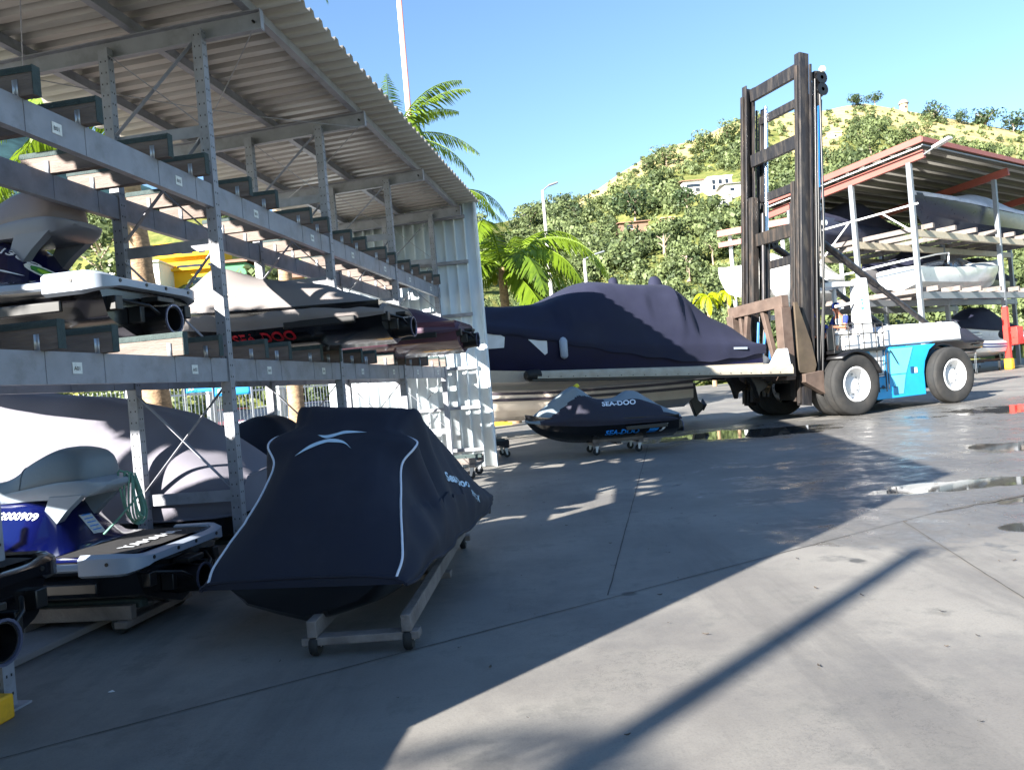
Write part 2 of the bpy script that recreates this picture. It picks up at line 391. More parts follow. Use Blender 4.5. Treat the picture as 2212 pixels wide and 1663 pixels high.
    hb = math_('ADD', noise(45, 5, .6), math_('MULTIPLY', noise(5, 5), .8))
    bp = N.new('ShaderNodeBump'); bp.inputs['Distance'].default_value = .012
    L.new(math_('MULTIPLY', inv, .12), bp.inputs['Strength']); L.new(hb, bp.inputs['Height']); L.new(bp.outputs[0], b.inputs['Normal'])
    return M
yard_m = yard_material()
grass_m = mat('grass_verge', (104, 124, 48), .9, 0, .3, .8, .4, 8, dirt=.5, dirt_col=(140, 128, 78), dscale=.3)
b = MB(); b.add([(-1200, -400, -.06), (1200, -400, -.06), (1200, 1500, -.06), (-1200, 1500, -.06)], [(0, 1, 2, 3)])
tag(b.build('ground', grass_m), kind='structure')
b = MB(); nx, ny = 60, 60
b.add([(-30, -18, 0), (75, -18, 0), (75, 68, 0), (-30, 68, 0)], [(0, 1, 2, 3)])
b.add([(-30, -18, -.05), (75, -18, -.05), (75, 68, -.05), (-30, 68, -.05)], [(0, 1, 5, 4), (1, 2, 6, 5), (2, 3, 7, 6), (3, 0, 4, 7)][:0])
tag(b.build('pavement', yard_m), kind='structure')
joint_m = mat('joint_sealant', (64, 62, 60), .9, 0, .3, 12)
def joint(p, q, w):
    p = Vector(p).to_2d() if len(p) > 2 else Vector(p); q = Vector(q).to_2d() if len(q) > 2 else Vector(q); n = max(2, int((q - p).length / .12)); d = (q - p).normalized(); nn = Vector((-d.y, d.x)); A = []
    for i in range(n + 1):
        c = p.lerp(q, i / n); ww = w * (.7 + .6 * random.random()); o = nn * (random.random() - .5) * w * .5
        A.append([(c.x + o.x - nn.x * ww / 2, c.y + o.y - nn.y * ww / 2, .004), (c.x + o.x + nn.x * ww / 2, c.y + o.y + nn.y * ww / 2, .004)])
    jb.grid(A, smooth=False)
jb = MB()
J1a, J1b = Vector((-.729, 4.507)), Vector((3.80, 7.087)); jd = (J1b - J1a).normalized()
joint(J1a - jd * 3.4, J1b, .009); joint(J1b, J1b + Vector((.93, .37)) * 6, .05)
J2 = Vector((.535, 5.30)); dd = Vector((.199, .98)); joint(J2, J2 + dd * 11, .010)
J3 = Vector((2.88, 4.51)); joint(J3 - dd * 3, J3 + dd * 2.35, .010)
tag(jb.build('pavement_joints', joint_m), kind='structure')

lit_ = MB()
for k in range(150):
    x, y = random.uniform(-1.5, 6), random.uniform(2.6, 12); a = random.uniform(0, 6.28); l = random.uniform(.006, .022); w_ = l * random.uniform(.15, .5); c_, s_ = cos(a), sin(a)
    lit_.grid([[(x + c_ * u - s_ * v, y + s_ * u + c_ * v, .006 + .006 * abs(u / l) + .003 * (v > 0)) for v in (-w_ * (1 - (u / l) ** 2) - .001, w_ * (1 - (u / l) ** 2) + .001)] for u in (-l, -l * .4, l * .3, l)], smooth=False)
tag(lit_.build('leaf_litter', mat('dry_leaf', (66, 56, 46), .9, 0, .3, 8)), kind='stuff')

# ------------------------------------------------------------------ hills
RIDGE = [(-900, 470), (-300, 420), (0, 430), (60, 425), (160, 455), (330, 440), (375, 412), (430, 420), (480, 440), (560, 520), (680, 560), (800, 560), (950, 500),
         (1095, 478), (1150, 462), (1200, 440), (1240, 434), (1290, 410), (1340, 374), (1400, 338), (1450, 315), (1500, 304), (1560, 275), (1600, 258), (1650, 246),
         (1700, 244), (1780, 240), (1820, 230), (1870, 224), (1960, 240), (2050, 256), (2110, 268), (2212, 285), (2500, 340), (3000, 470)]
rk = np.array([ray(*p).x for p in RIDGE]); re_ = np.array([ray(*p).z for p in RIDGE])
def ridge_Y(k): return np.interp(k, [-1.2, -.3, -.05, .1, .7, 1.3], [110, 120, 150, 230, 250, 250])
Y0 = 72.
def hill_z(k, t):
    Yr = ridge_Y(k); Y = Y0 + (Yr - Y0) * t; zr = EYE + np.interp(k, rk, re_) * Yr
    tt = np.clip(t, 0, 1); g = tt ** 1.15
    z = zr * g - .05
    z = np.where(t > 1, zr - (t - 1) * (Yr - Y0) * .35, z)
    return Y, z
ks = np.linspace(-1.15, 1.25, 190); ts = np.concatenate([np.linspace(0, 1, 60), np.linspace(1.03, 1.8, 16)])
A = np.zeros((len(ts), len(ks), 3)); dry = np.zeros((len(ts), len(ks)))
def dryness(k, t):
    """bare grass: the long spur left of the summit and the cap of the hill"""
    n = mnoise.noise(Vector((k * 14, t * 5, 3.3))) + .5 * mnoise.noise(Vector((k * 40, t * 16, 1.7)))
    d = -1.
    if .10 < k < .36: d = max(d, 1 - abs(t - 1.0) / (.10 + .09 * max(0, (k - .1) / .15)) if t <= 1 else 1)
    if .36 < k < .72: d = max(d, 1 - (1 - t) / .26 if t <= 1 else 1)
    return d + n * .85
for i, t in enumerate(ts):
    for j, k in enumerate(ks):
        Y, z = hill_z(k, t); z = float(z) + 2.2 * mnoise.noise(Vector((k * 9, t * 6, 0))) * min(1, max(0, min(t, 1 - t)) * 4)
        A[i, j] = (k * Y, Y, z); dry[i, j] = min(1, max(0, dryness(k, t) * 2.2 + .3))
V = A.reshape(-1, 3); nn = len(ks)
Fq = np.array([(i * nn + j, i * nn + j + 1, (i + 1) * nn + j + 1, (i + 1) * nn + j) for i in range(len(ts) - 1) for j in range(nn - 1)])
hm = bpy.data.materials.new('hill_ground'); hm.use_nodes = True; N = hm.node_tree.nodes; L = hm.node_tree.links
bb = N['Principled BSDF']; bb.inputs['Roughness'].default_value = .95; bb.inputs['Specular IOR Level'].default_value = .1
a = N.new('ShaderNodeAttribute'); a.attribute_name = 'tint'
tc = N.new('ShaderNodeTexCoord'); n1 = N.new('ShaderNodeTexNoise'); n1.inputs['Scale'].default_value = .35; n1.inputs['Detail'].default_value = 10; n1.inputs['Roughness'].default_value = .75
L.new(tc.outputs['Object'], n1.inputs[0])
g1 = N.new('ShaderNodeValToRGB'); g1.color_ramp.elements[0].position = .36; g1.color_ramp.elements[0].color = lin((62, 76, 36)); g1.color_ramp.elements[1].position = .66; g1.color_ramp.elements[1].color = lin((122, 120, 70)); L.new(n1.outputs[0], g1.inputs[0])
g2 = N.new('ShaderNodeValToRGB'); g2.color_ramp.elements[0].position = .3; g2.color_ramp.elements[0].color = lin((126, 118, 78)); g2.color_ramp.elements[1].position = .62; g2.color_ramp.elements[1].color = lin((170, 156, 110)); L.new(n1.outputs[0], g2.inputs[0])
mx = N.new('ShaderNodeMix'); mx.data_type = 'RGBA'; L.new(a.outputs['Fac'], mx.inputs[0]); L.new(g1.outputs[0], mx.inputs[6]); L.new(g2.outputs[0], mx.inputs[7]); L.new(mx.outputs[2], bb.inputs['Base Color'])
hill = np_obj('hills', V, Fq, hm, None, dry[:-1, :-1].reshape(-1), True); tag(hill, kind='structure')
# the high wooded mountain far off to the left
mk = np.linspace(-1.6, -.2, 120); mt = np.linspace(0, 1, 30)
MR = [(-900, 60), (-200, 150), (0, 250), (120, 320), (240, 372), (330, 405), (380, 440), (440, 500), (700, 660)]
mrk = np.array([ray(*p).x for p in MR]); mre = np.array([ray(*p).z for p in MR])
A = np.zeros((30, 120, 3))
for i, t in enumerate(mt):
    for j, k in enumerate(mk):
        Y = 420 + 320 * t; zr = np.interp(k, mrk, mre) * 740
        A[i, j] = (k * Y, Y, zr * t ** .9 + 14 * mnoise.noise(Vector((k * 14, t * 3, 2))) * t * (1 - t) * 4 + 2.5 * mnoise.noise(Vector((k * 130, t * 60, 2))) * (t < .98))
Fm = np.array([(i * 120 + j, i * 120 + j + 1, (i + 1) * 120 + j + 1, (i + 1) * 120 + j) for i in range(29) for j in range(119)])
fm = mat('mountain_forest', (38, 62, 66), .95, 0, .4, .06, .9, .12, spec=.1)
tag(np_obj('mountain', A.reshape(-1, 3), Fm, fm, None, None, True), kind='structure')

# ------------------------------------------------------------------ foliage
def crown_pts(nq, R0, zs=.8, leaf=1.0, nclump=8):
    """leaf quads in clumps through an irregular crown; returns V, F, tint"""
    cc = rng.normal(size=(nclump, 3)); cc /= np.linalg.norm(cc, axis=1, keepdims=True)
    cc *= (rng.uniform(.25, .75, (nclump, 1))); cc[:, 2] *= zs
    cr0 = rng.uniform(.32, .55, nclump); ctint = rng.normal(0, .16, nclump)
    ci = rng.integers(0, nclump, nq); d = rng.normal(size=(nq, 3)); d /= np.linalg.norm(d, axis=1, keepdims=True)
    p = (cc[ci] + d * (cr0[ci] * rng.uniform(.6, 1.05, nq) ** .5)[:, None] * np.array([1, 1, .8])) * R0
    nrm = d + rng.normal(0, .20, (nq, 3)); nrm /= np.linalg.norm(nrm, axis=1, keepdims=True)
    a = np.cross(nrm, rng.normal(size=(nq, 3))); a /= np.linalg.norm(a, axis=1, keepdims=True); b_ = np.cross(nrm, a)
    s = leaf * rng.uniform(.6, 1.25, nq)[:, None]
    V = np.stack([p - a * s * .5 - b_ * s * .35, p + a * s * .5 - b_ * s * .25, p + a * s * .4 + b_ * s * .35, p - a * s * .45 + b_ * s * .3], 1).reshape(-1, 3)
    return V, np.arange(nq * 4).reshape(-1, 4), ctint[ci] + rng.normal(0, .06, nq)
def hill_point(k, t):
    Y, z = hill_z(k, t); return np.array((k * float(Y), float(Y), float(z) + 2.2 * mnoise.noise(Vector((k * 9, t * 6, 0))) * min(1, max(0, min(t, 1 - t)) * 4)))
Vs, Fs, Ts = [], [], []; off = 0; cnt = 0; tries = 0
protos = [crown_pts(270, 1, rng.uniform(.6, .95), .17, int(rng.integers(6, 13))) for _ in range(14)]
shrubs = [crown_pts(36, 1, .7, .5, 4) for _ in range(6)]
HOUSES = [(1478, 380, 1536, 418), (1532, 376, 1604, 422), (1556, 424, 1582, 446), (1430, 466, 1456, 480), (1340, 474, 1400, 500), (1797, 280, 1818, 300), (1572, 418, 1580, 430),
          (344, 520, 456, 640), (474, 560, 532, 630), (205, 560, 342, 650), (612, 590, 668, 640)]
def to_px(p):
    u, v = p[0] / p[1] * FPX, (p[2] - EYE) / p[1] * FPX; return 1106 + u * cr_ - v * sr_, 831.5 - (u * sr_ + v * cr_)
while cnt < 1500 and tries < 9000:
    tries += 1
    k = rng.uniform(.02, .80) if rng.random() < .80 else rng.uniform(-.72, .02); t = rng.uniform(.0, 1.0) ** 1.0
    if t > .985: continue
    dn = dryness(k, t)
    if dn > .1 and rng.random() > .10: continue
    P = hill_point(k, t); hx, hy = to_px(P)
    if any(a - 16 < hx < c + 16 and b - 4 < hy < d + 34 for (a, b, c, d) in HOUSES): continue
    r = rng.uniform(1.6, 4.0) * (1 if dn < -.2 else .6) * (.8 if P[1] < 120 else 1)
    V, F_, T = protos[cnt % 14]; an = rng.uniform(0, 6.28); ca, sa = cos(an), sin(an)
    W = V @ np.array([[ca, sa, 0], [-sa, ca, 0], [0, 0, 1]]) * r * np.array([1, 1, rng.uniform(.8, 1.3)]) + P + np.array([0, 0, r * .55])
    Vs.append(W); Fs.append(F_ + off); off += len(W); base_t = rng.choice([.15, .32, .5, .68], p=[.25, .35, .25, .15]) + (dn > -.1) * .1
    Ts.append(np.clip(base_t + T, 0, 1)); cnt += 1
for _ in range(1500):                               # low scrub in the grass
    k = rng.uniform(.03, .80); t = rng.uniform(.25, .99); P = hill_point(k, t); hx, hy = to_px(P)
    if any(a - 3 < hx < c + 3 and b < hy < d + 6 for (a, b, c, d) in HOUSES): continue
    V, F_, T = shrubs[_ % 6]; r = rng.uniform(.5, 1.5); W = V * r + P + np.array([0, 0, r * .3])
    Vs.append(W); Fs.append(F_ + off); off += len(W); Ts.append(np.clip(rng.uniform(.3, .95) + T, 0, 1))
tag(np_obj('hill_forest', np.concatenate(Vs), np.concatenate(Fs), leaf_mix, None, np.concatenate(Ts)), kind='stuff')

def tree(name, label, P, h, r, leaf_m, tint=.3, nq=420, leaf=.5, group=None, cat='tree', zs=.75, trunk=.0, nclump=10):
    t = thing(name, label, cat, P, random.uniform(0, 6), group)
    b = MB(); tr = trunk or h * .03; pts = [(0, 0, -.6)]
    for i in range(1, 6): pts.append((random.uniform(-.03, .03) * h, random.uniform(-.03, .03) * h, h * .75 * i / 5))
    b.tube(pts, [tr * (1.25 - .17 * i) for i in range(6)], 7)
    for k in range(5):
        a = k * 1.26 + random.random(); z0 = h * random.uniform(.4, .62)
        b.tube([(0, 0, z0), (cos(a) * r * .35, sin(a) * r * .35, z0 + r * .35), (cos(a) * r * .62, sin(a) * r * .62, z0 + r * .55)], [tr * .5, tr * .3, tr * .15], 5)
    b.build('trunk', bark_t, t)
    V, F_, T = crown_pts(nq, r, zs, leaf, nclump); V = V + np.array([0, 0, h - r * zs * .55])
    np_obj('crown', V, F_, leaf_m, t, np.clip(tint + T, 0, 1)); return t

def frond(L0, droop, a, el, n=26, wid=.55, twist=0):
    """one pinnate frond: arching midrib with two rows of hanging leaflets"""
    Vv, Ff = [], []; d0 = np.array([cos(a) * cos(el), sin(a) * cos(el), sin(el)]); pts = []; p = np.zeros(3); d = d0.copy()
    for i in range(n + 1):
        pts.append(p.copy()); p = p + d * L0 / n; d = d + np.array([0, 0, -droop / n * (1 + 1.2 * i / n)]); d /= np.linalg.norm(d)
    pts = np.array(pts)
    for i in range(2, n):
        tg = pts[min(i + 1, n)] - pts[i - 1]; tg /= np.linalg.norm(tg); sd = np.cross(tg, [0, 0, 1]); sd /= (np.linalg.norm(sd) + 1e-6); up = np.cross(sd, tg)
        ll = wid * L0 * (.30 * sin(pi * min(1, (i / n) * .85 + .15)) + .04) * random.uniform(.85, 1.1)
        for sg in (-1, 1):
            for h in (0, .5):
                q = pts[i] + (pts[min(i + 1, n)] - pts[i]) * h
                dr = sd * sg * .75 + tg * .55 + up * random.uniform(-.35, .1) + np.array([0, 0, -.25 - .3 * random.random()])
                dr /= np.linalg.norm(dr); w_ = np.cross(dr, up); w_ /= (np.linalg.norm(w_) + 1e-6); w_ *= L0 * .009
                mid = q + dr * ll * .55 + np.array([0, 0, -.02 * L0]) * .3; tip = q + dr * ll + np.array([0, 0, -.10 * ll - .05])
                o = len(Vv); Vv += [q - w_ * .6, q + w_ * .6, mid + w_, tip + w_ * .15, tip - w_ * .15, mid - w_]; Ff += [(o, o + 1, o + 2, o + 5), (o + 5, o + 2, o + 3, o + 4)]
    for i in range(n):
        w_ = np.array([0, 0, 1]) * L0 * .010 * (1 - .8 * i / n); s_ = np.cross(pts[i + 1] - pts[i], [0, 0, 1]); s_ /= (np.linalg.norm(s_) + 1e-6); s_ *= L0 * .008 * (1 - .8 * i / n)
        o = len(Vv); Vv += [pts[i] - s_, pts[i] + s_, pts[i + 1] + s_, pts[i + 1] - s_]; Ff.append((o, o + 1, o + 2, o + 3))
        o = len(Vv); Vv += [pts[i] - w_, pts[i] + w_, pts[i + 1] + w_, pts[i + 1] - w_]; Ff.append((o, o + 1, o + 2, o + 3))
    return np.array(Vv), np.array(Ff)
def palm(label, P, h, L0, fronds, group='coconut palms behind the boat racks', nuts=True, tr=.17, lean=(0, 0), mat_=None, tint=(.25, .75), name='coconut_palm'):
    """fronds: list of (azimuth, elevation, droop, tint or None)"""
    t = thing(name, label, 'palm tree', P, 0, group)
    b = MB(); pts = []; rs = []
    for i in range(22):
        f = i / 21; pts.append((lean[0] * f * f, lean[1] * f * f, h * f)); rs.append(tr * (1.3 - .35 * f + (.35 * (1 - f * 6) if f < .16 else 0)) * (1.06 if i % 2 else .97))
    b.tube(pts, rs, 10); b.build('trunk', bark, t)
    top = np.array([lean[0], lean[1], h])
    for (a, el, dr, tn) in fronds:
        V, F_ = frond(L0 * random.uniform(.88, 1.08), dr, R(a), R(el))
        tb = tn if tn is not None else random.uniform(*tint)
        np_obj('frond', V + top, F_, mat_ or leaf_palm, t, np.clip(tb + rng.normal(0, .07, len(F_)), 0, 1))
    if nuts:
        for k in range(7):
            a = random.uniform(0, 6.28); nb = MB(); nb.lathe([(0, -.16), (.09, -.1), (.12, 0), (.09, .1), (0, .15)], (top[0] + cos(a) * .32, top[1] + sin(a) * .32, h - .25 - .3 * random.random()), n=8)
            nb.build('coconut', mat('green_coconut', (150, 150, 46), .5), t)
    return t
# ------------------------------------------------------------------ the boat-rack shed on the left
TH = R(8.9); O = Vector((-2.46, 6.70, 0)); n_ = Vector((cos(TH), -sin(TH), 0)); d_ = Vector((sin(TH), cos(TH), 0))
def SW(q, s, z=0): return O + n_ * q + d_ * s + Vector((0, 0, z))
shed = thing('boat_rack_shed', 'grey steel dry rack under a long corrugated lean-to roof with pale blue end wall', 'boat rack', O, -TH)
ZR = lambda q: 5.03 + .03 * (q - .85)
SLOTS = (.47, .99, 1.79, 2.30); FR = [-2.6, 0, 2.6, 5.2, 7.8]; S0, S1 = -4.95, 8.22
# roof sheet with trapezoid ribs running across the shed
b = MB(); prof = []; s = S0 - .1; per = .20
while s < S1 + .1:
    prof += [(s, 0), (s + per * .45, 0), (s + per * .54, .05), (s + per * .91, .05)]; s += per
qs = np.linspace(-2.48, .86, 5); A = np.array([[(q, y, ZR(q) + z + .004 * sin(y * 3)) for (y, z) in prof] for q in qs])
b.grid(A, smooth=False); o_ = b.build('roof', sheet, shed)
so = o_.modifiers.new('thick', 'SOLIDIFY'); so.thickness = .003
for q in (.45, -.62, -1.73):
    b = MB(); b.bx(q - .03, q + .03, S0, S1, ZR(q) - .105, ZR(q) - .006); b.bx(q - .03, q + .045, S0, S1, ZR(q) - .109, ZR(q) - .103); b.build('purlin', steel, shed, .004)
def post(q, s, z0, z1):
    b = MB(); b.bx(q - .045, q + .045, s - .04, s + .04, z0, z1)
    b.cur = 1
    for k in range(int((z1 - z0) / .1)):
        z = z0 + .05 + k * .1
        for sg in (-1, 1): b.box((q + sg * .022, s - .0405, z), (.008, .003, .015)); b.box((q + .0455, s + sg * .016, z + .03), (.003, .008, .015))
    b.cur = 0; b.bx(q - .09, q + .09, s - .09, s + .09, 0.0, .012)
    return b.build('post', [steel, black_plastic], shed)
for s in FR:
    for q in (0, -.9): post(q, s, .0, ZR(q) - .2)
    b = MB(); z0 = ZR(-.8) - .29; rp = [(-2.25, s), (.58, s)]
    for dy in (0,):
        b.bar((-2.25, s + .055, ZR(-2.25) - .20), (.58, s + .055, ZR(.58) - .20), .008, .17)
        b.bar((-2.25, s + .03, ZR(-2.25) - .116), (.58, s + .03, ZR(.58) - .116), .06, .01); b.bar((-2.25, s + .03, ZR(-2.25) - .284), (.58, s + .03, ZR(.58) - .284), .06, .01)
        b.bar((.576, s + .03, ZR(.58) - .20), (.584, s + .03, ZR(.58) - .20), .06, .158)
    b.build('rafter', steel, shed)
    for q in (-.06, .5): b = MB(); b.tube([(q, s + .02, ZR(q) - .2), (q, s + .052, ZR(q) - .2)], .012, 6); b.build('bolt', black_plastic, shed)
    for z in (3.94, 2.95, .75):
        b = MB(); b.bx(-.855, -.045, s + .012, s + .02, z - .05, z + .05); b.build('strut', steel, shed)
    for (z0, z1) in ((3.98, 4.72), (3.03, 3.88), (1.98, 2.88), (.82, 1.7)):
        b = MB(); b.bar((-.87, s - .015, z0), (-.03, s - .015, z1), .006, .04, (0, 1, 0)); b.build('brace', steel, shed)
        b = MB(); b.bar((-.87, s - .024, z1), (-.03, s - .024, z0), .006, .04, (0, 1, 0)); b.build('brace', steel, shed)
for zl in (1.84, 3.35):
    for q in (0, -.9):
        b = MB(); b.bx(q - .03, q + .03, S0 + .1, 7.95, zl - .1, zl + .1)
        for s in FR:
            for ds in SLOTS:
                if -4.6 < s + ds < 7.7: b.bx(q - .032, q + .034, s + ds - .003, s + ds + .003, zl - .098, zl + .098)
        b.build('beam', steel, shed)
    k = 0
    for s in [-5.2] + FR:
        for i, ds in enumerate(SLOTS):
            y = s + ds
            if y < -2.5 or y > 7.75: continue
            b = MB(); q0, q1 = -1.12, .135 + random.uniform(-.015, .015)
            b.bx(q0, q1, y - .03, y + .03, zl + .10, zl + .265); bo = b.build('bunk', wood, shed, .004)
            c_ = MB(); c_.grid([[(q, y + yy, zl + zz) for (yy, zz) in ((.034, .235), (.036, .262), (.024, .280), (0, .283), (-.024, .280), (-.036, .262), (-.034, .235))] for q in np.linspace(q0 - .004, q1 + .004, 8)], caps=True)
            e_ = [(q1 + .002, y - .032, zl + .103), (q1 + .002, y + .032, zl + .103), (q1 + .002, y + .032, zl + .28), (q1 + .002, y - .032, zl + .28)]
            c_.prism(e_, (.004, 0, 0)); c_.build('carpet_pad', carpet, bo)
            for q in (0.012, -.888):
                c_ = MB(); c_.grid([[(q + dq, y + yy, zl + zz) for (yy, zz) in ((-.036, .20), (-.036, .097), (.036, .097), (.036, .20))] for dq in (-.018, .018)], smooth=False); c_.build('bracket', zinc, bo).modifiers.new('s', 'SOLIDIFY').thickness = .003
            if i in (0, 2):
                ym = y + .26; l = MB(); l.bx(.031, .034, ym - .042, ym + .042, zl - .036, zl + .036)
                lp = l.build('number_plate', sticker, shed); k += 1
                lettering('%s%02d' % ('AB'[zl > 3], k), .036, (.034, ym - .032, zl - .014), (0, 1, 0), (0, 0, 1), black_plastic, lp, name='number', lift=.0015)
# end walls: vertical ribbed sheet, girts, corner trim
def endwall(s, flip, q0=-2.4):
    b = MB(); pf = []; q = q0
    while q < .78: pf += [(q, 0), (q + .15, 0), (q + .165, .03), (q + .185, .03)]; q += .2
    pf.append((.80, 0))
    A = np.array([[(q, s + z * flip, 0.01 if zz == 0 else ZR(q) - .02) for (q, z) in pf] for zz in (0, 1)])
    b.grid(A, smooth=False); w_ = b.build('end_wall', panel, shed); sm = w_.modifiers.new('t', 'SOLIDIFY'); sm.thickness = .004
    for z in (.35, 1.15, 1.9, 2.9, 3.9, 4.75):
        g = MB(); g.bx(q0, .60, s + flip * .04, s + flip * .09, z - .03, z + .03); g.build('girt', steel, w_)
    t = MB(); t.bx(.79, .815, s - .04, s + .06, .0, ZR(.8) - .03); t.build('corner_trim', panel, w_)
endwall(S1 - .12, -1); endwall(S0, 1, -2.6)
b = MB(); b.bx(-1.3, -.5, S0 + .2, 7.9, .0, .05); b.build('plinth', mat('plinth_concrete', (120, 118, 120), .9, 0, .15, 2, .3, 30), shed, .01)
for i, s in enumerate(FR[:]):
    b = MB(); b.bx(-.45, .16, s - .1, s - .24, .0, .13); o_ = b.build('post_guard', yellow_paint, shed, .012)
for (q0, s0, q1, s1) in ((.5, .0, -1.73, 2.6), (-1.73, 0, .5, 2.6), (.5, -2.6, -1.73, 0), (.5, 2.6, -1.73, 5.2)):
    b = MB(); b.tube([(q0 + (q1 - q0) * t, s0 + (s1 - s0) * t, ZR(q0 + (q1 - q0) * t) - .30 - .05 * sin(pi * t)) for t in np.linspace(0, 1, 9)], .005, 5); b.build('tie_wire', steel, shed)

# ------------------------------------------------------------------ jet skis
HX = [0, .25, .8, 1.5, 2.1, 2.55, 2.9, 3.1, 3.2]
def hull_grid(Ls=1., W=1.):
    st = [(0, .54, .44, 0), (.25, .565, .44, 0), (.8, .59, .45, 0), (1.5, .58, .47, 0), (2.1, .52, .50, .02), (2.55, .40, .55, .10), (2.9, .24, .60, .24), (3.1, .11, .64, .40), (3.2, .03, .66, .54)]
    C_ = []
    for (x, w_, zg, zk) in st:
        w_ *= W; h = [(x, w_, zg), (x, w_ * 1.0, zg - .07), (x, w_ * .96, zg - .10), (x, w_ * .86, zk + (zg - zk) * .42), (x, w_ * .80, zk + (zg - zk) * .36), (x, w_ * .40, zk + (zg - zk) * .16), (x, 0, zk)]
        C_.append(mirror(h))
    C_ = np.array(C_); C_[:, :, 0] *= Ls; return C_
def jet_hull(parent, m_hull, Ls=1., W=1.):
    b = MB(); G = crs(hull_grid(Ls, W), 33); b.grid(G, caps=True); o_ = b.build('hull', m_hull, parent)
    nz = MB(); nz.lathe([(.10, .12), (.115, .0), (.10, -.14), (.105, -.20), (.088, -.20), (.085, -.02), (0, 0)], (0, 0, .17), 'x', 20); nz.build('jet_nozzle', black_plastic, parent)
    nz = MB(); nz.lathe([(.105, -.195), (.112, -.2), (.112, -.212), (.098, -.212), (.096, -.2)], (0, 0, .17), 'x', 20); nz.build('nozzle_ring', mat('nozzle_ring_metal', (90, 95, 120), .35, .6), parent)
    g = MB()
    for sg in (-1, 1):
        g.box((-.05, sg * .22, .20), (.10, .05, .12)); g.box((-.03, sg * .42, .27), (.07, .08, .10)); g.tube([(-.02, sg * .33, .3), (-.14, sg * .2, .26), (-.16, sg * .1, .2)], .014, 6)
    g.box((-.08, 0, .32), (.14, .2, .04)); g.build('transom_fitting', black_plastic, parent, .01)
    for sg in (-1, 1): sp = MB(); sp.bx(.25, 1.05, sg * .575, sg * .605, .22, .30); sp.build('sponson', black_plastic, parent, .01)
    return o_
def open_ski(label, loc, rz, deck_m, seat_m, lip_m, bump_m, group, number=None, nx=1.5, side=None, deck_text=None, hull_m=None, sc=1., brand_stripes=None, sticker_on=False):
    t = thing('jet_ski', label, 'jet ski', loc, rz, group); t.scale = (sc,) * 3
    jet_hull(t, hull_m or gel_black)
    st = [(0.02, .535, .44, .50, .455, .28, .455, .14, .455, .455), (.60, .58, .45, .54, .47, .30, .47, .22, .47, .47), (.66, .585, .45, .545, .475, .31, .48, .23, .49, .50), (.82, .59, .45, .56, .48, .42, .52, .27, .66, .70), (.98, .59, .455, .575, .55, .44, .60, .28, .80, .86),
          (1.4, .585, .47, .575, .61, .43, .66, .27, .84, .88), (1.85, .555, .49, .545, .65, .42, .71, .27, .92, .96), (2.05, .53, .50, .48, .62, .40, .80, .27, .97, 1.02), (2.4, .45, .535, .41, .66, .35, .82, .22, .93, .97),
          (2.8, .30, .59, .27, .68, .22, .77, .13, .83, .85), (3.1, .11, .645, .10, .68, .08, .71, .05, .725, .73), (3.2, .03, .665, .025, .675, .02, .68, .01, .685, .685)]
    C_ = []
    for (x, w0, z0, w1, z1, w2, z2, w3, z3, zt) in st: C_.append(mirror([(x, w0, z0), (x, w1, z1), (x, w2, z2), (x, w3, z3), (x, w3 * .6, zt - .01), (x, 0, zt)]))
    G = crs(np.array(C_), 46); b = MB(); b.grid(G, caps=True); dk = b.build('deck', deck_m, t); T = bvh(b); hb = MB(); hb.grid(crs(hull_grid(), 33)); TB_H = bvh(hb)
    # rub rail and stern bumper
    rr = MB()
    for sg in (-1, 1):
        H = crs(hull_grid(), 30); pts = [(p[0], sg * (abs(p[1]) + .012), p[2] - .035) for p in H[:, 0]]
        rr.grid([[(p[0], p[1] - sg * .0, p[2] - .03), (p[0], p[1] + sg * .018, p[2] - .015), (p[0], p[1] + sg * .018, p[2] + .012), (p[0], p[1], p[2] + .03)] for p in pts[4:]])
    rr.build('rub_rail', bump_m if bump_m is not gel_black else black_plastic, t)
    bp = MB(); path = []
    for f in np.linspace(-1, 1, 31):
        a = abs(f); y = .575 * f / max(a, .001) * min(1, a * 1.55); x = -.045 + (max(0, a - .55) / .45) ** 1.3 * .42; 
        if a < .645: y = .575 * f / .645
        path.append((x + .04 * (1 - min(1, a * 1.5) ** 4 < .2) * 0, y, a))
    A = []
    for (x, y, a) in path:
        hh = .04 + .05 * max(0, min(1, (a - .45) / .25)); sg = 1 if y > 0 else -1; outx = -1 if a < .64 else 0; outy = sg if a >= .64 else 0
        if .58 < a < .70: outx, outy = -.75, .7 * sg
        zc = .425; o1 = .035
        A.append([(x - outx * .05, y - outy * .04, zc + hh * .5 + .012), (x + outx * .0, y + outy * .0, zc + hh * .75), (x + outx * o1, y + outy * o1, zc + hh * .45), (x + outx * o1, y + outy * o1, zc - hh * .8), (x, y, zc - hh * 1.05), (x - outx * .05, y - outy * .04, zc - hh * .9)])
    bp.grid(A, closev=True, caps=True); bo = bp.build('stern_bumper', bump_m, t)
    for f in (3, 8, 13, 17, 22, 27):
        sc_ = MB(); p = path[f]; n2 = Vector((-1, 0, 0)) if p[2] < .64 else Vector((0, 1 if p[1] > 0 else -1, 0)); q = Vector((p[0], p[1], .425)) + n2 * .032; sc_.tube([q, q + n2 * .008], .014, 8); sc_.build('bumper_screw', black_plastic, bo)
    mt = MB(); mt.grid([[(x, y, .474 if abs(y) < .3 else .473) for y in np.linspace(-w_, w_, 9)] for (x, w_) in ((.015, .47), (.12, .50), (.35, .53), (.64, .51))]); mt.build('traction_mat', mat_black, t)
    # seat: two-tier saddle over a moulded base that ends in a grab lip
    S_ = []
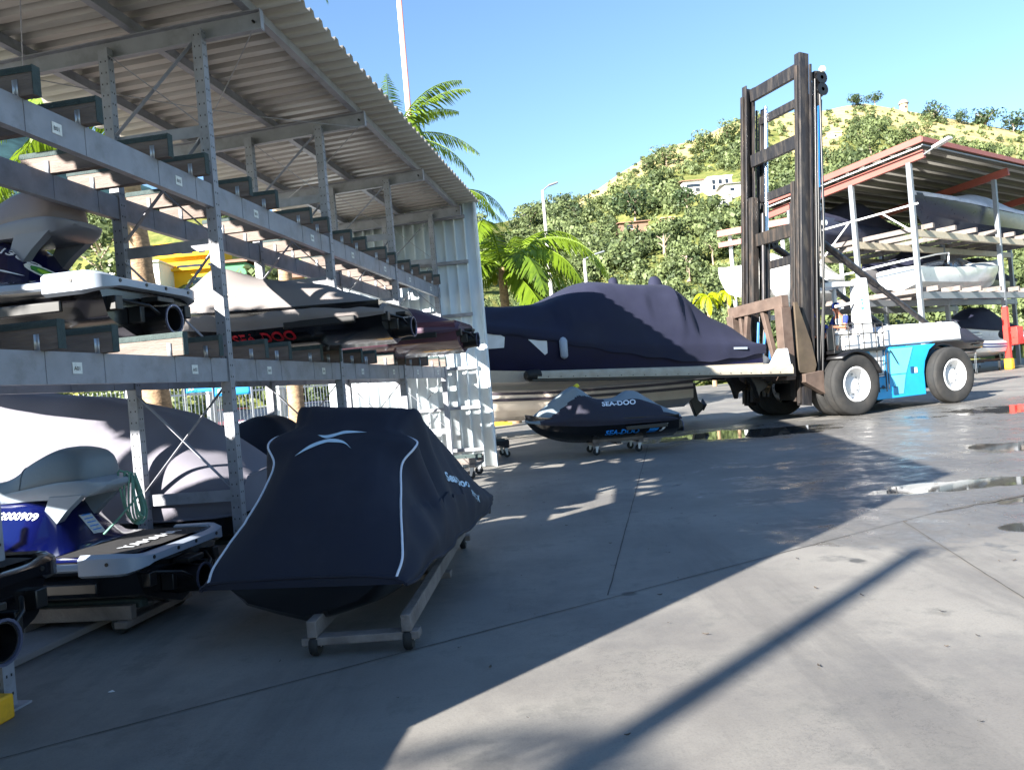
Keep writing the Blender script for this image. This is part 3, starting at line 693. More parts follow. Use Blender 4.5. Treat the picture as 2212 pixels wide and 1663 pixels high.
    for (x, wb, zb, zm, zt) in ((.50, .10, .98, 1.02, 1.06), (.53, .20, .96, 1.05, 1.16), (.62, .235, .94, 1.07, 1.225), (.80, .24, .92, 1.06, 1.235), (1.0, .235, .91, 1.0, 1.16), (1.18, .22, .90, .95, 1.05), (1.45, .20, .89, .93, 1.0), (1.75, .19, .91, .95, 1.03), (1.98, .17, .94, .99, 1.06)):
        x += .06; S_.append(mirror([(x, wb * .96, zb), (x, wb * 1.03, (zb + zm) / 2), (x, wb, zm), (x, wb * .82, zm + (zt - zm) * .72), (x, wb * .42, zt - .008), (x, 0, zt)]))
    G2 = surf(np.array(S_), 40, 25); b = MB(); b.grid(G2, caps=True); so_ = b.build('seat', seat_m, t)
    for x0 in (1.12,):
        sm = MB(); i = min(range(40), key=lambda i: abs(G2[i, 12, 0] - x0)); sm.tube([Vector(p) + Vector((0, 0, .001)) for p in G2[i]], .006, 5); sm.build('seam', seat_m, so_)
    S_ = []
    for (x, wb, z0, z1) in ((.36, .13, .93, .955), (.40, .21, .90, .965), (.50, .255, .86, .985), (.70, .265, .85, .985), (.95, .262, .85, .955), (1.3, .245, .84, .91), (1.6, .22, .85, .895)):
        x += .08; S_.append([(x, -wb, z1 - .02), (x, -wb * .98, z1), (x, -wb * .5, z1 + .01), (x, 0, z1 + .01), (x, wb * .5, z1 + .01), (x, wb * .98, z1), (x, wb, z1 - .02), (x, wb * .9, z0 + .01), (x, wb * .75, z0), (x, 0, z0), (x, -wb * .75, z0), (x, -wb * .9, z0 + .01)])
    b = MB(); b.grid(crs(np.array(S_), 24), closev=True, caps=True); b.build('seat_base', lip_m, t)
    for sg in (-1, 1):      # side pillars of the grab handle, open hole between them
        b = MB(); b.grid([[(x0, sg * y0, z) , (x1, sg * y0, z), (x1, sg * y1, z), (x0, sg * y1, z)] for (z, x0, x1, y0, y1) in ((.66, .84, .98, .16, .235), (.76, .74, .92, .17, .24), (.88, .58, .86, .18, .25))], closev=True, caps=True)
        b.build('handle_pillar', lip_m, t)
    hb = MB(); hb.tube([(1.98, -.42, 1.17), (2.05, -.2, 1.16), (2.1, 0, 1.13), (2.05, .2, 1.16), (1.98, .42, 1.17)], [.02, .017, .017, .017, .02], 8); hb.tube([(2.2, 0, 1.0), (2.1, 0, 1.15)], .05, 8); hb.build('handlebar', black_plastic, t)
    if side: lettering(side, .14, (1.78, 0, .46), (-1, 0, 0), (0, -.1, 1), mat('dull_print', (120, 126, 150), .5), t, T, .12, .02)
    if number: lettering(number, .088, (nx, 0, .56), (-1, 0, -.06), (0, -.6, 1), print_white, t, T, 0, .018, name='registration')
    if deck_text: lettering(deck_text, .16, (.17, 0, .47), (0, -1, 0), (1, 0, 0), print_white, t, None, .1, .022, lift=.012, center=True)
    return t, T

RZ = pi - TH                                        # stern towards the yard
A_ski, TA = open_ski('blue jet ski with taupe seat on the middle rack level, stern and jet nozzle showing', SW(-.36, -.50, 2.08), RZ, gel_navy, seat_tan, mat('lip_grey', (104, 108, 120), .4), white_plastic,
                     'open jet skis in the rack shed', number='2013000986', nx=1.05, sc=1.08)
rb = MB(); rb.lathe([(.0, .0), (.075, 0), (.075, .004), (0, .004)], (0, 0, 0), 'y', 20)
def disc_decal(r, o, xd, yd, m_, parent, T, name, lift): return decal([(cos(2 * pi * k / 16) * r, sin(2 * pi * k / 16) * r) for k in range(16)], o, xd, yd, m_, parent, T, name, lift, 1)
disc_decal(.072, (.74, 0, .54), (-1, 0, 0), (0, -.6, 1), sticker, A_ski, TA, 'inspection_sticker', .005)
disc_decal(.05, (.74, 0, .54), (-1, 0, 0), (0, -.6, 1), mat('green_print', (60, 130, 60), .5), A_ski, TA, 'inspection_sticker', .007)
disc_decal(.028, (.74, 0, .54), (-1, 0, 0), (0, -.6, 1), mat('lime_print', (150, 200, 60), .5), A_ski, TA, 'inspection_sticker', .009)
lettering('YAMAHA', .085, (.62, 0, .62), (0, -1, 0), (.75, 0, .7), print_white, A_ski, TA, .1, .02, center=True)
for k in range(3): decal([(-.15, -.008), (.15, -.008), (.15, .006), (-.15, .006)], (.60, 0, .575 - k * .022), (0, -1, 0), (.75, 0, .7), mat('stripe_print', (168, 120, 120), .5), A_ski, TA, 'stripe')
decal([(-.2, -.015), (.16, 0), (.2, .012), (-.12, .008)], (.95, 0, .36), (-1, 0, .0), (0, -.6, 1), print_white, A_ski, TA, 'stripe')
decal([(-.15, -.03), (.15, -.012), (.12, .0), (-.2, 0)], (1.25, 0, .34), (-1, 0, .0), (0, -.6, 1), print_white, A_ski, TA, 'stripe')

B_ski, TB = open_ski('blue jet ski with pale grey seat at ground level beside the slate covered craft', SW(.06, -1.02, .13), RZ, gel_blue, seat_grey, mat('lip_white', (132, 144, 156), .4), white_plastic,
                     'open jet skis in the rack shed', number='RJA2012000909', side='YAMAHA', deck_text='YAMAHA', hull_m=gel_black, sc=.96)
decal([(-.07, -.09), (.07, -.10), (.07, .09), (-.07, .10)], (.70, -.06, .68), (0, -1, 0), (.75, 0, .7), sticker, B_ski, TB, 'warning_label')
for k in range(5): decal([(-.05, -.006), (.05, -.006), (.05, .004), (-.05, .004)], (.66 + .022 * k, -.06, .64 + .03 * k), (0, -1, 0), (.75, 0, .7), print_blue, B_ski, TB, 'warning_label', .006, 0)
rp = MB()                                           # mooring rope coiled on the grab lip
for k in range(7):
    rp.tube([(.40 + .03 * cos(a + k) + .012 * k, -.16 + (.035 + .012 * k) * sin(a + .4 * k) * (1.2 - .5 * cos(a)), .73 + (.15 + .012 * k) * cos(a + .25 * k) + .03) for a in np.linspace(0, 2 * pi, 18)], .008, 5, False)
rp.tube([(.40, -.14, .95), (.36, -.15, .80), (.5, -.05, .62), (.58, .02, .52)], .009, 5)
rope = rp.build('mooring_rope', mat('green_rope', (96, 138, 122), .9, 0, .15, 30)); rope.parent = None
rope.matrix_world = Matrix.Translation(SW(.06, -1.02, .13)) @ Matrix.Rotation(RZ, 4, 'Z'); tag(rope, 'green rope coiled over the grab handle of the blue jet ski at ground level', 'rope')
J_ski, TJ = open_ski('black jet ski cut by the left edge of the picture, next to the blue one', SW(.22, -3.02, .32), RZ, gel_black, mat('seat_dark', (40, 40, 44), .6), black_plastic, gel_black,
                     'open jet skis in the rack shed', hull_m=gel_black)

# ------------------------------------------------------------------ trolleys
def trolley(label, loc, rz, L_=1.7, W_=.66, zt=.2, group='wooden trolleys under the jet skis', wm=None, pads=True):
    wm = wm or trolley_wood; t = thing('boat_trolley', label, 'trolley', loc, rz, group)
    for sg in (-1, 1): b = MB(); b.bx(-L_ / 2, L_ / 2, sg * W_ / 2 - .03, sg * W_ / 2 + .03, zt - .05, zt + .05); b.build('side_rail', wm, t, .006)
    for x in (-L_ / 2 + .06, 0, L_ / 2 - .06): b = MB(); b.bx(x - .05, x + .05, -W_ / 2 - .07, W_ / 2 + .07, zt - .1, zt - .052); b.build('crossbar', wm, t, .006)
    for sg in (-1, 1) if pads else (): b = MB(); b.bx(-L_ / 2, L_ / 2, sg * .2 - .04, sg * .2 + .04, zt + .0, zt + .07); b.build('bunk_pad', carpet, t, .01)
    for x in (-L_ / 2 + .08, L_ / 2 - .08):
        for sg in (-1, 1):
            b = MB(); y = sg * W_ / 2; b.lathe([(0, -.026), (.062, -.026), (.07, -.014), (.07, .014), (.062, .026), (0, .026)], (x + .02, y, .07), 'y', 16); wh = b.build('caster', rubber, t)
            f = MB()
            for s2 in (-1, 1): f.prism([(x - .035, y + s2 * .032, zt - .1), (x + .035, y + s2 * .032, zt - .1), (x + .035, y + s2 * .032, .055), (x + .005, y + s2 * .032, .055)], (0, .004 * s2, 0))
            f.bx(x - .05, x + .05, y - .04, y + .04, zt - .104, zt - .099); f.build('caster_fork', zinc, wh)
    return t
trolley('wooden trolley under the blue jet ski at ground level', SW(-.95, -1.02, 0), RZ, 1.7, .66, .15)

# ------------------------------------------------------------------ covered craft
def cover_ctrl(prof):
    """prof rows: x, half width, hem z, shoulder half width, shoulder z, ridge half width, top z"""
    return np.array([mirror([(x, w_, z0), (x, w_ * 1.02, z0 + (zs - z0) * .35), (x, ws, zs), (x, (ws + wr) / 2, (zs + zt) / 2 + .02), (x, wr, zt - .01), (x, 0, zt)]) for (x, w_, z0, ws, zs, wr, zt) in prof])
def covered(label, loc, rz, prof, m_, hull_m, group, nu=70, nv=61, amp=.018, fr=(1.6, 2.2, 1.2), seed=0, hull=True, sc=1., W=1.):
    t = thing('covered_jet_ski', label, 'covered jet ski', loc, rz, group); t.scale = (sc,) * 3
    if hull: jet_hull(t, hull_m, (prof[-1][0]) / 3.2, W)
    G = wrinkle(surf(cover_ctrl(prof), nu, nv), amp, fr, seed); b = MB(); b.grid(G, caps=True); c_ = b.build('cover', m_, t); T = bvh(b)
    h = MB(); h.tube([Vector(G[i, 0]) for i in range(nu)], .011, 5); h.tube([Vector(G[i, -1]) for i in range(nu)], .011, 5); h.tube([Vector(G[0, j]) for j in range(0, nv, 10)], .011, 5); h.build('hem', m_, c_)
    return t, G, T, c_
STD = [(-.04, .53, .42, .50, .47, .25, .50), (.25, .56, .40, .48, .55, .22, .66), (.55, .58, .40, .44, .66, .2, .92), (.85, .59, .40, .42, .70, .18, 1.0), (1.2, .59, .40, .42, .70, .15, .93), (1.6, .58, .41, .42, .74, .18, .98),
       (1.9, .54, .44, .42, .86, .30, 1.09), (2.05, .50, .46, .40, .86, .28, 1.08), (2.4, .43, .49, .34, .78, .18, .95), (2.8, .29, .55, .23, .72, .12, .83), (3.1, .13, .61, .10, .68, .06, .75), (3.22, .05, .64, .04, .68, .02, .70)]
# C: long slate cover, patched with sunlight
PC = [(-.06, .55, .36, .50, .55, .3, .70), (.2, .60, .35, .56, .70, .25, .93), (.6, .63, .35, .58, .85, .2, 1.22), (1.0, .64, .36, .58, .95, .18, 1.36), (1.55, .64, .37, .58, 1.02, .2, 1.50), (2.2, .62, .40, .56, 1.08, .25, 1.60), (2.75, .56, .44, .52, 1.15, .28, 1.68), (3.2, .44, .50, .40, 1.0, .2, 1.40), (3.6, .25, .55, .22, .8, .1, 1.0), (3.8, .08, .6, .07, .7, .03, .75)]
covered('long slate grey covered jet ski at ground level, patched with sunlight', SW(-.15, .72, .20), RZ, PC, cover_plum, gel_black, 'covered jet skis', amp=.026, fr=(.9, 1.3, 1.0), seed=3)
trolley('wooden trolley under the long slate covered jet ski', SW(-1.3, .72, 0), RZ, 1.9)
covered('dark navy covered jet ski behind the white piped one', SW(.10, 2.05, .20), RZ, [(a, b_, c, d, e * 1.0, f, g * (1.18 if g > .8 else 1)) for (a, b_, c, d, e, f, g) in STD], cover_navy, gel_black, 'covered jet skis', seed=9)
trolley('wooden trolley under the dark navy covered jet ski', SW(-1.1, 2.05, 0), RZ, 1.7)
# F: grey cover with red lettering on the hull, middle level
PF = [(-.04, .52, .30, .48, .36, .3, .40), (.25, .56, .28, .50, .45, .25, .52), (.7, .58, .27, .46, .58, .2, .70), (1.1, .58, .26, .44, .64, .18, .80), (1.5, .57, .26, .42, .70, .2, .86), (1.8, .54, .28, .42, .78, .30, .98), (1.98, .52, .30, .40, .80, .28, 1.0), (2.3, .45, .34, .34, .70, .18, .86), (2.7, .33, .40, .26, .62, .12, .74), (3.0, .18, .47, .14, .58, .07, .66), (3.12, .06, .52, .05, .58, .02, .61)]
tF, G, T, c_ = covered('grey covered jet ski with red hull lettering on the middle rack level', SW(.92, 2.05, 2.07), RZ, PF, cover_grey, gel_black, 'covered jet skis', amp=.03, fr=(1.4, 2.0, 1.4), seed=5)
hb = MB(); hb.grid(crs(hull_grid(3.12 / 3.2), 33)); TH_ = bvh(hb)
lettering('SEA-DOO', .17, (1.72, 0, .22), (-1, 0, 0), (0, .25, 1), print_red, tF, TH_, .15, .03, lift=.006)
lettering('SEA-DOO', .13, (2.2, 0, .42), (-1, 0, 0), (0, -.4, 1), mat('faded_print', (190, 182, 176), .7), c_, T, .1, .02)
covered('maroon covered jet ski at the far end of the middle rack level', SW(1.12, 4.65, 2.02), RZ, PF, mat('plum_canvas', (70, 50, 66), .6, 0, .15, 2, .1, 200), gel_maroon, 'covered jet skis', amp=.02, seed=25)

for (z, s_, l_) in ((1.96, -3.25, 'charcoal covered jet ski added out of view on the middle rack level to shade the open ones'),):
    covered(l_, SW(.15, s_, z + .06), RZ, STD, cover_char, gel_black, 'covered jet skis', 40, 41, seed=z)  # added beyond the frame to block sun from the open jet skis
# D: the big navy cover with white piping, bow to the camera
tD = thing('covered_jet_ski', 'navy covered jet ski with white piping and pale emblem, nearest on its trolley', 'covered jet ski', (-.84, 7.32, .15), R(-90 - 11.5), 'covered jet skis')
hD = jet_hull(tD, gel_black, 2.66 / 3.2, 1.04)
Hd = [(0, .55, .30, .0), (.5, .60, .29, .0), (1.5, .63, .28, -.01), (2.1, .62, .27, -.02), (2.45, .59, .27, -.02), (2.62, .55, .27, .0), (2.70, .48, .27, .06)]
G = crs(np.array([mirror([(x, w_, zg), (x, w_, zg - .03), (x, w_ * .93, zg - .06), (x, w_ * .82, zk + (zg - zk) * .55), (x, w_ * .76, zk + (zg - zk) * .42), (x, w_ * .4, zk + (zg - zk) * .2), (x, 0, zk)]) for (x, w_, zg, zk) in Hd]), 33)
hb = MB(); hb.grid(G, caps=True); o_ = hb.build('hull', gel_black, tD); bpy.data.objects.remove(hD)
# rows: x, hem half width, hem z, piping half width, piping z, panel half width, top z  (x from stern to bow)
PD = [(-.05, .52, .30, .42, .42, .2, .44), (.3, .58, .29, .44, .56, .2, .60), (.8, .61, .28, .42, .86, .2, .92), (1.15, .62, .28, .42, 1.10, .22, 1.14), (1.32, .62, .28, .45, 1.20, .28, 1.24), (1.42, .62, .28, .47, 1.245, .30, 1.285),
      (1.52, .63, .27, .43, 1.19, .28, 1.26), (1.64, .63, .27, .42, 1.10, .25, 1.18), (1.74, .64, .26, .53, 1.05, .25, 1.12), (1.84, .64, .26, .53, 1.0, .26, 1.07), (1.94, .64, .26, .46, .90, .27, 1.0), (2.1, .65, .26, .47, .77, .28, .88), (2.3, .65, .26, .51, .62, .28, .73), (2.5, .65, .25, .57, .46, .30, .56), (2.62, .645, .25, .60, .36, .32, .42), (2.71, .62, .25, .59, .275, .32, .30)]
ctrl = np.array([mirror([(x, w_, z0), (x, w_ * 1.0, z0 + (zp - z0) * .3), (x, (w_ * .35 + wp * .65), z0 + (zp - z0) * .72), (x, wp, zp), (x, (wp + wr) / 2, zt - (zt - zp) * .35), (x, wr, zt - .004), (x, 0, zt)]) for (x, w_, z0, wp, zp, wr, zt) in [(a, b_ * 1.08, c, d * 1.04, e, f, g) for (a, b_, c, d, e, f, g) in PD]])
G = crs(ctrl, 120); G = np.swapaxes(crs(np.swapaxes(G, 0, 1), 73), 0, 1); G = wrinkle(G, .012, (2.6, 1.6, 1.0), 2)
bump = np.exp(-((G[:, :, 0] - 1.55) / .55) ** 2); G[:, :, 2] -= bump * .05 * G[:, :, 1] / .5 * (G[:, :, 2] > .6); G[:, :, 1] -= bump * .085 * np.clip((G[:, :, 2] - .3) / .6, 0, 1)
for i in range(G.shape[0]):                         # sag of the loose hem, creases pulled from the mirrors down the side
    for j in range(G.shape[1]):
        e = min(j, G.shape[1] - 1 - j) / 18
        if e < 1:
            G[i, j, 2] += (1 - e) * .016 * sin(G[i, j, 0] * 9) ; G[i, j, 1] += np.sign(G[i, j, 1]) * .010 * sin(G[i, j, 0] * 22 + G[i, j, 2] * 9) * sin(pi * e)
b = MB(); b.grid(G, caps=True); cD = b.build('cover', cover_navy, tD); TD = bvh(b)
for j in (18, 54):
    p = MB(); i0 = 58; p.tube([Vector(G[i, j]) + Vector((0, .004 * (1 if j > 30 else -1), .004)) for i in range(i0, 120)], .008, 6); p.build('piping', piping_w, cD)
h = MB(); h.tube([Vector(G[i, 0]) for i in range(120)] , .012, 6); h.tube([Vector(G[i, -1]) for i in range(120)], .012, 6); h.tube([Vector(G[-1, j]) for j in range(73)], .012, 6); h.build('hem', cover_navy, cD)
cx_ = 1.93; xd = Vector((0, 1, 0)); yd = Vector((-.55, 0, .83)).normalized()
def cr2(pts): return [tuple(p) for p in crs(np.array(pts), 26)]
lo = cr2([(-.26, -.16), (-.16, -.05), (-.04, .01), (.04, .015), (.14, -.02), (.24, -.11)]); hi = cr2([(.24, -.11), (.15, -.045), (.03, -.025), (-.03, -.03), (-.14, -.085), (-.26, -.16)])
decal([(a * .82, b_ * .9) for a, b_ in lo + hi[1:-1]], (1.82, -.13, 1.04), xd, yd, logo_pale, cD, TD, 'emblem', .005, 1)
lo = cr2([(-.14, .075), (-.06, .068), (.02, .095), (.10, .125), (.30, .098)]); hi = cr2([(.30, .098), (.10, .085), (.0, .035), (-.06, .032), (-.14, .075)])
decal([(a * .82, b_ * .9) for a, b_ in lo + hi[1:-1]], (1.82, -.13, 1.04), xd, yd, logo_pale, cD, TD, 'emblem', .005, 1)
# side print near the stern shoulder
sd = Vector((-1, 0, -.42)).normalized(); up = Vector((0, -.5, .8)); up = (up - sd * up.dot(sd)).normalized()
lettering('Sea-Doo', .115, (1.45, .3, .50), sd, up, logo_pale, cD, TD, .2, .03); lettering('RXT-X', .075, (1.12, .36, .30), sd, up, logo_pale, cD, TD, .1, .02)
st = MB(); st.tube([(.02, .52, .33), (-.02, .54, .25), (-.01, .53, .17)], .016, 6); st.box((-.02, .54, .27), (.07, .05, .05)); st.build('strap_buckle', black_plastic, tD)
trolley('low wooden trolley on casters under the white piped navy cover', (-.93 - .01, 5.95, 0), R(-90 - 3), 2.9, .56, .17, pads=False)

# H: two-tone covered ski on a trolley in the yard
PH = [(-.06, .50, .34, .46, .40, .2, .46), (.2, .56, .33, .48, .52, .15, .60), (.5, .58, .33, .44, .60, .12, .80), (.72, .58, .33, .42, .64, .12, .94), (.9, .58, .33, .42, .66, .12, .94), (1.15, .58, .34, .42, .68, .12, .84), (1.5, .57, .35, .42, .74, .14, .86), (1.75, .56, .36, .40, .82, .22, 1.02), (1.9, .54, .37, .38, .86, .26, 1.12), (2.0, .52, .38, .36, .84, .24, 1.10), (2.2, .48, .40, .32, .74, .2, .98), (2.5, .36, .43, .25, .60, .14, .78), (2.75, .2, .47, .14, .54, .08, .62), (2.9, .05, .50, .04, .53, .02, .55)]
tH = thing('covered_jet_ski', 'pale grey and charcoal covered jet ski with white lettering, alone in the yard', 'covered jet ski', gp(1440, 965) + Vector((.1, -.2, .24)), pi + R(5), 'covered jet skis')
jet_hull(tH, gel_black, 2.9 / 3.2)
G = wrinkle(surf(cover_ctrl(PH), 80, 61), .012, (2, 2, 2), 8); b = MB()
b.add(G.reshape(-1, 3).tolist(), [], True); nv = 61
for i in range(79):
    x = G[i, 30, 0]
    lim = 10 if x < .25 else (17 if x < 1.35 else (24 - (x - 1.35) * 18 if x < 1.95 else 13 - (x - 1.95) * 7))
    for j in range(60):
        jj = min(j, 59 - j); a = i * nv + j; b.f.append((a, a + 1, a + nv + 1, a + nv)); b.s.append(True)
        b.mi.append(1 if jj >= lim or x > 2.62 else 0)
cH = b.build('cover', [cover_char, cover_light], tH); TH2 = bvh(b)
lettering('SEA-DOO', .155, (1.45, 0, .56), (-1, 0, 0), (0, -.35, 1), print_white, cH, TH2, .15, .028, lift=.006)
hb = MB(); hb.grid(crs(hull_grid(2.9 / 3.2), 33)); TH_ = bvh(hb)
lettering('SEA-DOO', .15, (1.45, 0, .24), (-1, 0, 0), (0, .2, 1), print_blue, tH, TH_, .2, .03, lift=.008)
decal([(-.12, -.08), (.06, -.08), (.18, .09), (.0, .09)], (.52, 0, .30), (-1, 0, 0), (0, .2, 1), print_blue, tH, TH_, 'stripe', .008)
decal([(-.03, -.08), (.02, -.08), (.14, .09), (.09, .09)], (.36, 0, .30), (-1, 0, 0), (0, .2, 1), print_white, tH, TH_, 'stripe', .010)
y_ = MB(); y_.box((1.84, .0, 1.13), (.09, .16, .07), Matrix.Rotation(R(30), 3, 'Y')); y_.build('handlebar_tip', mat('yellow_trim', (214, 200, 40), .6), tH, .01)
trolley('short wooden trolley under the two tone covered jet ski', tH.location + Vector((-1.15, .1, -.24)), pi + R(5), 1.0, .7, .28)
# ------------------------------------------------------------------ marine forklift
PHI = R(22); FC = Vector((8.02, 20.77, 0)); FRZ = pi + PHI
fk = thing('marine_forklift', 'large blue and white marine forklift with tall brown mast carrying a covered boat', 'forklift', FC, FRZ)
FM = Matrix.Translation(FC) @ Matrix.Rotation(FRZ, 4, 'Z')
def wheel(x, y, r, wd, sg, name='wheel'):
    b = MB(); hw = wd / 2
    pr = [(r * .56, -hw * .80), (r * .60, -hw * .94), (r * .80, -hw), (r * .93, -hw * .95), (r * .985, -hw * .8), (r, -hw * .5), (r, hw * .5), (r * .985, hw * .8), (r * .93, hw * .95), (r * .80, hw), (r * .60, hw * .94), (r * .56, hw * .80)]
    b.lathe(pr, (x, y, r), 'y', 40); t_ = b.build('wheel', tyre, fk)
    for k in (-.5, .5):
        g = MB(); g.lathe([(r * 1.001, k * hw - .012), (r * 1.001, k * hw + .012)], (x, y, r), 'y', 40); g.build('tread_groove', rubber, t_)
    c_ = MB(); s = sg
    c_.lathe([(r * .575, s * hw * .86), (r * .545, s * hw * .97), (r * .52, s * hw * .93), (r * .49, s * hw * .35), (r * .42, s * hw * -.15), (r * .30, s * hw * -.2), (r * .28, s * hw * .05), (r * .20, s * hw * .3), (r * .12, s * hw * .36), (0, s * hw * .37)], (x, y, r), 'y', 32); c_.build('rim', white_paint, t_)
    for k in range(10): n = MB(); a = k * .628; n.tube([(x + cos(a) * r * .345, y - s * hw * .2, r + sin(a) * r * .345), (x + cos(a) * r * .345, y - s * hw * .05, r + sin(a) * r * .345)], .022, 6); n.build('wheel_nut', grey_paint, t_)
    return t_
RW = .78
for sg in (1, -1):
    oy = 0 if sg > 0 else -.30; wheel(0, sg * 1.40 + oy, RW, .44, sg); wheel(0, sg * .88 + oy, RW, .44, sg)
    wheel(-3.58, sg * 1.36, RW * .97, .34, sg)
b = MB(); b.tube([(-3.58, -1.2, RW), (-3.58, 1.2, RW)], .12, 12); b.build('axle', black_plastic, fk); b = MB(); b.tube([(0, -1.3, RW), (0, 1.3, RW)], .16, 12); b.bx(-.5, .55, -.6, .6, .45, 1.1); b.build('axle', black_plastic, fk)
TL = R(5.5)
def T_(x, y, z): return Vector((1.08 + (x - .88) * cos(TL) - (z - .6) * sin(TL), y, .6 + (z - .6) * cos(TL) + (x - .88) * sin(TL)))
def mbar(b, p, q, w_, h_): b.bar(T_(*p), T_(*q), w_, h_, (0, 1, 0))
def channel(name, y, x, z0, z1, m_, w_=.16, dpt=.24, sg=1):
    b = MB(); mbar(b, (x, y, z0), (x, y, z1), .025, dpt) if False else None
    b.bar(T_(x, y - sg * w_ * .5, z0), T_(x, y - sg * w_ * .5, z1), dpt, .03, (0, 1, 0))
    b.bar(T_(x + dpt / 2, y, z0), T_(x + dpt / 2, y, z1), .04, w_, (0, 1, 0)); b.bar(T_(x - dpt / 2, y, z0), T_(x - dpt / 2, y, z1), .04, w_, (0, 1, 0))
    return b.build(name, m_, fk, .006)
for sg in (1, -1):
    fo = 0 if sg > 0 else -.12; channel('mast_upright', sg * .97 + fo, .92, .35, 9.35 if sg > 0 else 9.3, mast_grey, .17, .28, -sg)
    channel('inner_upright', sg * .76 + fo, .95, .45, 6.1, mast_steel, .13, .2, sg)
    b = MB(); b.bar(T_(1.12, sg * 1.0 + fo, .4), T_(1.12, sg * 1.0 + fo, 9.0), .06, .10, (0, 1, 0)); b.build('mast_rail', mast_steel, fk, .006)
    b = MB(); b.tube([T_(.72, sg * .62, .6), T_(.72, sg * .62, 5.0)], .085, 12); b.build('lift_cylinder', mast_grey, fk)
    b = MB(); b.tube([T_(.72, sg * .62, 4.95), T_(.72, sg * .62, 8.6)], .055, 12); b.build('lift_rod', chrome, fk)
    b = MB(); b.tube([T_(.62, sg * 1.12, 1.2), T_(.62, sg * 1.12, 8.7)], .028, 8); b.tube([T_(.5, sg * 1.16, 1.2), T_(.46, sg * 1.2, 5), T_(.5, sg * 1.16, 8.3)], .03, 8); b.build('hydraulic_hose', black_plastic, fk)
    b = MB(); b.bar(T_(.60, sg * .85, .8), T_(.60, sg * .85, 8.4), .012, .07, (0, 1, 0)); b.build('lift_chain', mast_grey, fk)
    b = MB(); b.bar(T_(.78, sg * 1.13, .8), T_(.78, sg * 1.13, 9.05), .05, .05, (0, 1, 0)); b.bar(T_(.5, sg * .98, 1.0), T_(.5, sg * .98, 8.7), .07, .16, (0, 1, 0)); b.build('mast_rail', mast_grey, fk)
    for k in range(4): b = MB(); b.tube([T_(.42 + .05 * k, sg * (1.06 + .04 * (k % 2)), .9), T_(.36 + .06 * k, sg * (1.1 + .05 * (k % 3)), 3 + k * .2), T_(.44 + .04 * k, sg * (1.05 + .03 * k), 5.5), T_(.4 + .05 * k, sg * 1.1, 8.2 + .1 * k)], .024, 7); b.build('hydraulic_hose', black_plastic, fk)
    b = MB(); b.tube([T_(.9, sg * .55, .6), T_(.9, sg * .55, 5.6)], .06, 10); b.build('lift_cylinder', mast_grey, fk)
    b = MB(); b.tube([(.25, sg * .72, 4.75), (-1.9, sg * .70, 3.36)], .095, 12); b.tube([(-1.9, sg * .70, 3.36), (-3.75, sg * .68, 2.18)], .075, 12); b.lathe([(.03, -.12), (.12, -.12), (.12, .12), (.03, .12)], (.25, sg * .72, 4.75), 'y', 14); b.build('tilt_cylinder', mast_grey, fk)
for (z, m_) in ((9.0, mast_grey), (7.15, mast_grey), (4.9, mast_steel), (1.1, mast_steel)):
    b = MB(); yy = .96 if z > 6 else .78; b.bx(0, 0, 0, 0, 0, 0) if False else None
    b.bar(T_(.92, -yy, z), T_(.92, yy, z), .12, .34, (0, 0, 1)); b.build('crossmember', m_, fk, .01)
for z in (8.3, 6.1, 4.2):
    b = MB(); b.bar(T_(.66, -.9, z), T_(.66, .9, z), .12, .22); b.build('crossmember', mast_grey, fk, .01)
b = MB()
for (z, x) in ((8.75, .45), (8.45, .42)): b.lathe([(.05, -.07), (.17, -.07), (.14, 0), (.17, .07), (.05, .07)], T_(x, 1.12, z), 'y', 18)
b.box(T_(.5, 1.06, 8.65), (.2, .12, .55)); b.build('hose_pulley', black_plastic, fk)
b = MB(); b.lathe([(0, .06), (.07, .05), (.09, 0), (.07, -.05), (0, -.06)], T_(.45, 1.2, 8.95), 'y', 12); b.lathe([(0, .06), (.07, .05), (.09, 0), (.07, -.05), (0, -.06)], T_(.4, 1.15, 5.0), 'y', 12); b.build('work_lamp', white_paint, fk)
b = MB(); b.bar(T_(.55, 1.1, 5.9), T_(.55, 1.1, 8.0), .16, .02, (1, 0, 0)); b.build('hose_guide', mat('blue_guide', (24, 84, 150), .4), fk)
b = MB(); b.bar(T_(.54, 1.0, 3.0), T_(.54, 1.0, 5.8), .2, .03, (1, 0, 0)); mb_ = b.build('mast_plate', mast_grey, fk)
b = MB(); mx_ = .55
lettering('TMB', .30, T_(.62, 1.075, 5.85), T_(.62, 1, 5) - T_(.62, 1, 6), Vector((-1, 0, 0)), print_white, fk, None, 0, .02)
